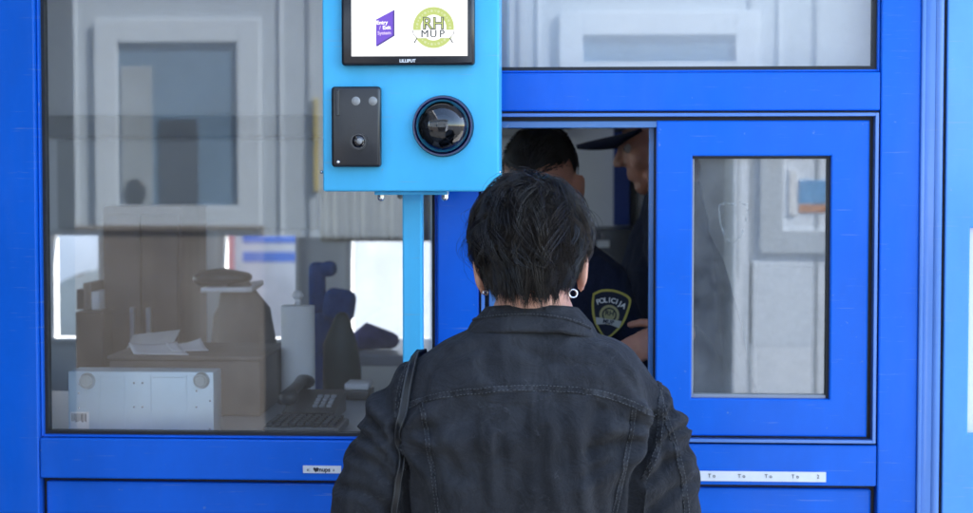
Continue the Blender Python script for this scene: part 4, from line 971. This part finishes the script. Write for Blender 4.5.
# tall brown cabinet
cb_ = root('filing_cabinet', (at(154, 0, 1.0).x, 1.2, .16), 'tall grey-brown wooden cabinet in the middle of the left window', 'cabinet')
p, q = at(104, 400, 1.0), at(182, 206, 1.0); auto_smooth(B().box((p.x, 1.0, .161), (q.x, 1.27, q.z), .006).obj('carcass', 'brown', cb_))
for x_a, x_b in ((p.x+.008, (p.x+q.x)/2-.002), ((p.x+q.x)/2+.002, q.x-.008)):
    auto_smooth(B().box((x_a, .985, .25), (x_b, 1.0, q.z-.02), .003).obj('cabinet_door', 'brown', cb_))
b = B()
for s in (-1, 1): b.box(((p.x+q.x)/2+s*.02-.005, .97, 1.2), ((p.x+q.x)/2+s*.02+.005, .986, 1.3), .002)
b.obj('handle', 'alu', cb_)
# soft grey bag with papers, paper towel roll
bg = root('briefcase', (at(238, 0, .72).x, .72, cz), 'soft grey-brown document bag standing beside the paper towel roll', 'bag')
b = B(); p, q = at(206, 410, .70), at(268, 300, .70); b.tube([((p.x+q.x)/2, .78, cz+.03), ((p.x+q.x)/2, .78, cz+.10), ((p.x+q.x)/2-.004, .78, q.z-.03), ((p.x+q.x)/2-.012, .78, q.z-.004)], [((q.x-p.x)/2, .08), ((q.x-p.x)/2+.004, .085), ((q.x-p.x)/2-.006, .07), ((q.x-p.x)/2-.022, .05)], 28, side=(1, 0, 0)); me = b.mesh()
for v in me.vertices: v.co += Vector((0, 0, .006*noise.noise(v.co*18)))+Vector((.005*noise.noise(v.co*12+V(4, 0, 0)), 0, 0))
link('bag_body', me, 'card', bg, True)
b = B(); c = V((p.x+q.x)/2-.01, .78, q.z); b.tube([c+V(-.035, 0, -.01), c+V(-.03, 0, .012), c+V(.03, 0, .012), c+V(.035, 0, -.01)], [.005]*4, 10); b.obj('handle', 'dark', bg, True)
sheet('paper_stack', 'stack of white papers lying on top of the grey document bag', [(p.x-.01, .70), (q.x-.04, .71), (q.x-.045, .88), (p.x-.01, .88)], q.z+.016, .010)
b = B(); a0 = at(206, 287, .74); b.tube([(a0.x-.02, .78, q.z+.043), (a0.x+.03, .78, q.z+.047), (a0.x+.085, .77, q.z+.046)], [(.05, .018), (.05, .02), (.03, .012)], 14, side=(0, 1, 0)); tag(b.obj('dark_cap', 'dark', None, True), 'dark cloth cap lying on the stack of white papers', 'cap')
pt = root('paper_towel_roll', (at(295, 0, .55).x, .55, cz), 'white paper towel roll standing upright on the counter in the left window', 'paper roll')
p, q = at(278.5, 390, .52), at(312, 307, .52); r_ = (q.x-p.x)/2; cx_ = (p.x+q.x)/2; b = B(); k = 48; zr0 = max(cz+.008, p.z)
for i in range(1): b.cyl((cx_, .52+r_, cz+.010), (cx_, .52+r_, q.z), r_, r_*.985, 48)
auto_smooth(b.obj('roll', 'towel', pt), 40); B().cyl((cx_, .52+r_, cz+.001), (cx_, .52+r_, cz+.010), r_*1.25, seg=40).obj('base', 'dark', pt); B().cyl((cx_, .52+r_, q.z), (cx_, .52+r_, q.z+.022), .008, .005, 16).ell((cx_, .52+r_, q.z+.022), (.012, .012, .010)).obj('spindle', 'white', pt, True)
# keyboard and telephone
kb = root('keyboard', (at(305, 0, .16).x, .16, cz), 'dark grey keyboard on the counter right behind the bottom of the window', 'keyboard')
x0_, x1_ = X(268, .16), X(344, .16); B().box((x0_, .09, cz+.001), (x1_, .225, cz+.016), .004).obj('keyboard_base', mat('keyboard_grey', (.16, .17, .18), .4), kb)
kpb = B()
for r__ in range(5):
    for k in range(9):
        xx = x0_+.006+k*(x1_-x0_-.012)/9; yy = .096+r__*.025; kpb.box((xx, yy, cz+.0165), (xx+(x1_-x0_-.012)/9-.003, yy+.021, cz+.023), .0015, 1)
kpb.obj('keys', mat('keycap', (.055, .06, .065), .45), kb)
ph = root('desk_telephone', (at(312, 0, .36).x, .36, cz), 'black desk telephone with its receiver between keyboard and paper towel roll', 'telephone')
x0_, x1_ = X(288, .36), X(340, .36); b = B(); b.prism([(x0_, .28, cz+.001), (x0_, .28, cz+.018), (x0_, .44, cz+.045), (x0_, .44, cz+.001)], (1, 0, 0), x1_-x0_); b.obj('telephone_base', 'dark', ph)
b = B(); b.tube([(x0_+.01, .30, cz+.044), (x0_+.012, .315, cz+.054), (x0_+.016, .37, cz+.060), (x0_+.018, .425, cz+.066), (x0_+.02, .44, cz+.060)], [(.022, .016), (.014, .011), (.012, .010), (.014, .011), (.022, .016)], 14, side=(1, 0, 0)); b.obj('receiver', 'dark', ph, True)
b = B()
for i in range(4):
    for j in range(3): b.box((x1_-.05+j*.014, .31+i*.022, cz+.024+i*.0037), (x1_-.04+j*.014, .324+i*.022, cz+.0295+i*.0037), .001)
b.obj('keypad', 'greyseal', ph)
# blue padded chair, seen over the counter
chx = X(332, 1.35)
ch = root('office_chair', (chx, 1.4, .16), 'dark blue padded office chair with headrest beyond the paper towel roll', 'chair')
p, q = at(308, 345, 1.35), at(350, 312, 1.35)
b = B(); b.box((p.x, 1.34, p.z-.16), (q.x, 1.42, q.z), .035, 5); auto_smooth(b.obj('backrest', 'navyfab', ch), 60)
p2, q2 = at(306, 315, 1.33), at(322, 263, 1.33); b = B(); b.box((p2.x, 1.36, p2.z), (q2.x, 1.41, q2.z), .015, 4); b.box((q2.x-.012, 1.35, q2.z-.038), (q2.x+.028, 1.42, q2.z+.002), .016, 4); auto_smooth(b.obj('headrest', 'navyfab', ch), 60)
p3, q3 = at(323, 322, 1.31), at(355, 289, 1.31); b = B(); b.box((p3.x, 1.29, p3.z), (q3.x, 1.345, q3.z), .026, 5, Matrix.Rotation(R(8), 3, 'Y')); auto_smooth(b.obj('cushion', 'navyfab', ch), 60)
b = B(); b.box((chx-.22, 1.12, .60), (chx+.22, 1.40, .68), .03, 4); auto_smooth(b.obj('seat', 'navyfab', ch), 60)
b = B(); b.cyl((chx, 1.27, .22), (chx, 1.27, .60), .028); 
for i in range(5): t = 2*math.pi*i/5; b.tube([(chx, 1.27, .24), (chx+.27*math.cos(t), 1.27+.27*math.sin(t), .20)], [.022, .016], 10)
b.box((chx-.03, 1.40, .62), (chx+.03, 1.43, 1.2), .008); b.obj('chair_base', 'dark', ch)
b = B(); p, q = at(322, 372, .78), at(352, 322, .78); b.tube([((p.x+q.x)/2, .86, .95), ((p.x+q.x)/2, .86, p.z), ((p.x+q.x)/2-.004, .86, (p.z+q.z)/2), ((p.x+q.x)/2, .86, q.z)], [.045, (.045, .04), (.040, .035), (.018, .018)], 18, side=(1, 0, 0)); tag(b.obj('green_bottle', mat('green_flask', (.010, .030, .024), .5), None, True), 'dark green flask in front of the blue chair', 'flask')
tg = root('side_table', (at(380, 0, 1.55).x, 1.6, .16), 'low table under the violet bundle by the right rear window', 'table')
p = at(380, 352, 1.5); B().box((p.x-.18, 1.42, p.z-.03), (p.x+.22, 1.9, p.z), .005).obj('tabletop', 'counter', tg)
for dx in (-.15, .19):
    for yy in (1.46, 1.86): B().box((p.x+dx-.015, yy-.015, .161), (p.x+dx+.015, yy+.015, p.z-.03)).obj('leg', 'alu', tg)
b = B(); c = at(372, 338, 1.55); b.tube([c+V(-.05, 0, -.02), c+V(-.01, .01, .005), c+V(.05, .03, -.01)], [.026, .038, .022], 18); me = b.mesh()
for v in me.vertices: v.co += V(noise.noise(v.co*20), 0, noise.noise(v.co*23))*.010; v.co.z = max(v.co.z, p.z+.001)
tag(link('cloth_bundle', me, 'purplefab', None, True), 'violet-blue cloth bundle on the low table by the right rear window', 'cloth')
b = B(); c = at(356, 377, .62); auto_smooth(b.box((c.x-.028, .60, cz+.001), (c.x+.03, .70, cz+.022), .003).obj('stamp_pad', 'dark', None), 40); tag(bpy.data.objects['stamp_pad'], 'flat black box lying on the counter right of the telephone', 'box')
tag(auto_smooth(B().box((c.x-.024, .61, cz+.0225), (c.x+.028, .69, cz+.036), .002).obj('paper_pad', 'paper', None)), 'small white paper pad lying on the flat black box', 'paper')
# left corner: dark chair-like rack and shelf
sh_ = root('shelf_unit', (at(80, 0, .95).x, 1.0, .16), 'low dark brown shelf with folders in the left corner beside the cabinet', 'shelf')
p, q = at(76, 400, .9), at(102.5, 312, .9); B().box((p.x, .9, .161), (q.x, 1.25, q.z), .004).obj('carcass', mat('dark_brown_board', (.045, .032, .028), .5), sh_); 
for i, (px, hh, m) in enumerate(((80, .05, 'dark'), (87, .065, 'card'), (95, .045, 'paper'))):
    x = X(px, .95); tag(auto_smooth(B().box((x-.010, .95, q.z+.001), (x+.010, 1.2, q.z+hh), .002).obj('folder', m, None)), ('black folder', 'tall grey-brown folder', 'short white folder')[i]+' standing on the low shelf in the left corner', 'folder')
# white notice at the back, seen between the officers; dark ledge
lg = at(620, 229, 1.9); tag(auto_smooth(B().box((X(585, 1.9), 1.88, .161), (X(700, 1.9), 2.2, lg.z), .005).obj('low_cupboard', 'dark', None)), 'low black cupboard against the back wall between the two officers', 'cupboard')
p, q = at(597, 247.5, 1.87), at(609.5, 240.5, 1.87); tag(B().box((p.x, 1.872, p.z), (q.x, 1.879, q.z)).obj('white_card', 'paper', None), 'small white card fixed to the black cupboard beside the officer', 'card')
# pale curtain-like locker behind the sash
lk = root('locker', (at(800, 0, 1.3).x, 1.3, .16), 'white inner locker with a lower panel seen through the sliding window', 'locker')
p, q = at(734, 400, 1.25), at(905, 120, 1.25); auto_smooth(B().box((p.x, 1.25, .161), (q.x, 1.6, 2.4), .006).obj('carcass', 'white', lk))
zp = Z(262, 1.25, 760); xa_, xb_ = X(752, 1.25), X(817, 1.25)
b = B(); ring(b, xa_, xb_, .3, zp, .012, 1.238, 1.25, .003); b.obj('panel_moulding', 'white', lk)
B().cyl((X(840, 1.25), 1.20, 1.3), (X(840, 1.25), 1.25, 1.3), .01).obj('knob', 'alu', lk)

# ------------------------------------------------------------------ beyond the booth: coach, kiosk, cars
co = root('coach', (-2.5, 9.2, 0), 'white coach with blue stripes parked beyond the rear windows', 'coach')
yc0 = 8.2; cx0, cx1 = X(228, yc0), X(228, yc0)+11
zs = [Z(p, yc0, 300) for p in (262, 252, 243, 236)]
auto_smooth(B().box((cx0, yc0, .35), (cx1, yc0+2.5, 3.4), .12, 4).obj('body', 'coachwhite', co), 40)
B().box((cx0+.1, yc0-.006, zs[0]), (cx1-.1, yc0+.01, zs[1])).box((cx0+.1, yc0-.006, zs[2]), (cx1-.1, yc0+.01, zs[3]+.02)).obj('stripe', 'coachblue', co)
for i in range(6): auto_smooth(B().box((cx0+.5+i*1.75, yc0-.012, 1.95), (cx0+2.15+i*1.75, yc0+.02, 2.95), .03).obj('window', 'darkglass', co))
for wxx in (cx0+2.2, cx1-2.4):
    wo = B().cyl((wxx, yc0-.02, .5), (wxx, yc0+.3, .5), .5).obj('wheel', 'tyre', co); B().cyl((wxx, yc0-.03, .5), (wxx, yc0+.02, .5), .28).obj('rim', 'alu', wo)
B().box((X(207, yc0-.3), yc0-.35, .004), (X(234, yc0-.3), yc0-.25, 3.0), .02).obj('boundary_post', mat('faded_red', (.50, .17, .16), .5), None); tag(bpy.data.objects['boundary_post'], 'faded red post standing in front of the coach, seen through the rear window', 'post')
kw = root('toll_kiosk', (-4.6, 8, 0), 'pale grey roadside kiosk seen through the leftmost rear window', 'kiosk'); xk0, xk1 = X(-30, 7.5), X(112, 7.5)
auto_smooth(B().box((xk0, 7.5, 0), (xk1, 9.5, 2.8), .03).obj('wall', 'white', kw)); B().box((xk0-.2, 7.3, 2.8), (xk1+.2, 9.7, 2.95), .02).obj('roof', 'concrete', kw); B().box((xk0+.3, 7.485, 1.9), (xk1-.3, 7.52, 2.5)).obj('window', 'darkglass', kw)
br_ = root('concrete_barrier', (X(140, 6.5), 6.7, 0), 'grey-green barrier block seen low through the leftmost rear window', 'barrier')
xb0, xb1, zb9 = X(40, 6.5), X(198, 6.5), Z(268, 6.5, 90)
b = B(); b.prism([(xb0, 6.5, 0), (xb0, 6.5, zb9-.12), (xb0+.16, 6.5, zb9-.09), (xb0+.30, 6.5, zb9), (xb1, 6.5, zb9), (xb1, 6.5, 0)], (0, 1, 0), .45); bmesh.ops.bevel(b.bm, geom=list(b.bm.edges), offset=.03, segments=2, affect='EDGES'); auto_smooth(b.obj('block', 'greycar', br_), 40)
b = B(); b.box((xb0-.05, 6.4, .004), (xb1+.05, 7.05, .08), .02); b.obj('foot', 'concrete', br_)
wv_ = root('white_van', (X(400, 5), 5.5, 0), 'white van parked close behind the right rear window', 'van'); xv0, xv1 = X(322, 5.0), X(322, 5)+4.8
bv = B(); bv.prism([(xv0+u, 5.0, v) for u, v in ((0, .35), (0, 2.2), (.1, 2.35), (3.5, 2.35), (4.0, 1.45), (4.7, 1.15), (4.8, .35))], (0, 1, 0), 1.9); bmesh.ops.bevel(bv.bm, geom=list(bv.bm.edges), offset=.06, segments=3, affect='EDGES'); auto_smooth(bv.obj('body', 'coachwhite', wv_), 40)
B().prism([(xv0+u, 4.993, v) for u, v in ((2.9, 1.45), (2.9, 2.1), (3.45, 2.1), (3.8, 1.45))], (0, 1, 0), .01).obj('side_window', 'darkglass', wv_)
for u in (.9, 3.8):
    wo = B().cyl((xv0+u, 4.98, .35), (xv0+u, 5.2, .35), .35).obj('wheel', 'tyre', wv_); B().cyl((xv0+u, 4.97, .35), (xv0+u, 5.0, .35), .2).obj('rim', 'alu', wv_)

# ------------------------------------------------------------------ the white booth across the lane, mirrored in the glass
OY = 4.6                                             # its wall stands at Y = -OY; at(px,py,OY) is where the mirror shows it
def mx(px): return X(px, OY)
def mz(py): return Z(py, OY, 486)
ob = root('white_booth', (-.5, -OY-1, 0), 'sunlit white booth with framed windows, seen mirrored in the left window glass', 'booth')
xo0, xo1 = -5.0, mx(905)
zd = mz(88)
b = B(); b.box((xo0, -OY-2, 0), (mx(690), -OY, 3.3)).box((mx(734), -OY-2, 0), (xo1, -OY, 3.3)).box((mx(690), -OY-2, zd), (mx(734), -OY, 3.3)); b.obj('wall', mat('pale_grey_blue_wall', (.38, .43, .48), .6, var=.05, scale=3), ob)
B().box((mx(262), -OY, 0), (mx(690), -OY+.02, mz(238)), .004).obj('dark_lower_cladding', mat('dark_cladding', (.04, .04, .042), .5, var=.2), ob)
B().box((xo0, -OY, 0), (mx(262)-.002, -OY+.02, mz(232)), .004).box((xo0, -OY, mz(232)), (mx(262)-.002, -OY+.035, mz(226)), .004).obj('lower_cladding', mat('grey_brown_cladding', (.185, .16, .14), .6, var=.2), ob)
B().box((mx(734)+.002, -OY, .02), (xo1-.01, -OY+.01, zd+.05), .004).obj('door', mat('door_white', (.76, .82, .90), .5, var=.04), ob)
B().box((mx(690), -OY-.5, 0), (mx(734), -OY-.45, zd)).obj('dark_doorway', 'darkglass', ob)
b = B()
for px in (52, 60, 302, 310): pass
B().box((xo0-.2, -OY-2.2, 3.3), (xo1+.2, -OY+.25, 3.45), .02).obj('roof', 'concrete', ob)
def owin(p0, y0, p1, y1, fw=20, pane='winblue'):
    xa, xb, za, zb = mx(p0), mx(p1), mz(y1), mz(y0); f = .105
    fr = B()
    for x0_, x1_, z0_, z1_ in ((xa-f, xa, za-f, zb+f), (xb, xb+f, za-f, zb+f), (xa, xb, za-f, za), (xa, xb, zb, zb+f)): fr.box((x0_, -OY, z0_), (x1_, -OY+.03, z1_), .004)
    for x0_, x1_, z0_, z1_ in ((xa-f-.10, xa-f-.085, za-f-.1, zb+f+.1), (xb+f+.085, xb+f+.10, za-f-.1, zb+f+.1)): fr.box((x0_, -OY, z0_), (x1_, -OY+.012, z1_), .002)
    fo = fr.obj('window_frame', 'framepale', ob); B().box((xa+.0005, -OY+.002, za+.0005), (xb-.0005, -OY+.008, zb-.0005)).obj('pane', pane, fo); return fo
fo = owin(116, 40, 236, 206)
B().box((mx(119), -OY+.009, mz(205)), (mx(150), -OY+.016, mz(64)), .002).obj('curtain', mat('pale_curtain', (.26, .29, .31), .8), fo)
B().box((mx(158), -OY+.009, mz(205)), (mx(196), -OY+.02, mz(118)), .006).obj('dark_panel', mat('dark_blue_panel', (.022, .03, .045), .5), fo)
B().ell((mx(133), -OY+.02, mz(192)), (.05, .012, .06)).obj('dark_item', 'dark', fo, True)
B().box((mx(312), -OY, mz(192)), (mx(317), -OY+.03, mz(97)), .004).obj('yellow_glint', 'yellow', ob)  # yellowish reflected light, painted as a coloured bar on the wall
owin(582, 35, 735, 62, pane='winblue')
fo = owin(784, 150, 850, 230)
B().box((mx(790), -OY+.009, mz(215)), (mx(797), -OY+.02, mz(170))).obj('white_sheet', 'paper', fo)
B().box((mx(800), -OY+.009, mz(212)), (mx(828), -OY+.016, mz(205))).obj('orange_strip', 'orange', fo); B().box((mx(800), -OY+.009, mz(203)), (mx(828), -OY+.016, mz(180))).obj('blue_strip', mat('sky_blue_card', (.12, .35, .65), .5), fo)
b = B()
for px in (54, 309, 520, 752, 818): b.box((mx(px)-.01, -OY, .1), (mx(px)+.01, -OY+.012, 3.2), .002)
b.obj('joint_strip', mat('pale_grey_strip', (.33, .37, .41), .5), ob)
B().box((mx(734)+.05, -OY, mz(345)), (mx(818)-.0, -OY+.012, mz(262)), .004).obj('lower_panel', mat('lower_panel_white', (.70, .77, .86), .5, var=.04), ob)

# ------------------------------------------------------------------ light
EL, AZ = R(47), R(58)
w = bpy.data.worlds.new('World'); sc.world = w; w.use_nodes = True; nt = w.node_tree
bgn = nt.nodes['Background']; sk = nt.nodes.new('ShaderNodeTexSky'); sk.sky_type = 'NISHITA'; sk.sun_disc = False; sk.sun_elevation = EL; sk.sun_rotation = AZ
nt.links.new(sk.outputs[0], bgn.inputs[0]); bgn.inputs[1].default_value = .12
sl_ = bpy.data.lights.new('sun', 'SUN'); sl_.energy = 3.2; sl_.angle = R(.5); sl_.color = (1, .96, .90)
so_ = bpy.data.objects.new('sun', sl_); COL.objects.link(so_)
sv = Vector((math.sin(AZ)*math.cos(EL), math.cos(AZ)*math.cos(EL), math.sin(EL))); so_.rotation_euler = sv.to_track_quat('Z', 'Y').to_euler(); so_.location = (0, 0, 20)
vs = sc.view_settings; vs.view_transform = 'Standard'; vs.look = 'None'; vs.gamma = 1; vs.use_curve_mapping = False; vs.exposure = 2.75
cy = sc.cycles; cy.use_denoising = True; cy.max_bounces = 10; cy.diffuse_bounces = 5; cy.glossy_bounces = 5; cy.transparent_max_bounces = 24; cy.sample_clamp_indirect = 8
for o in bpy.data.objects:
    if '_org' in o: del o['_org']
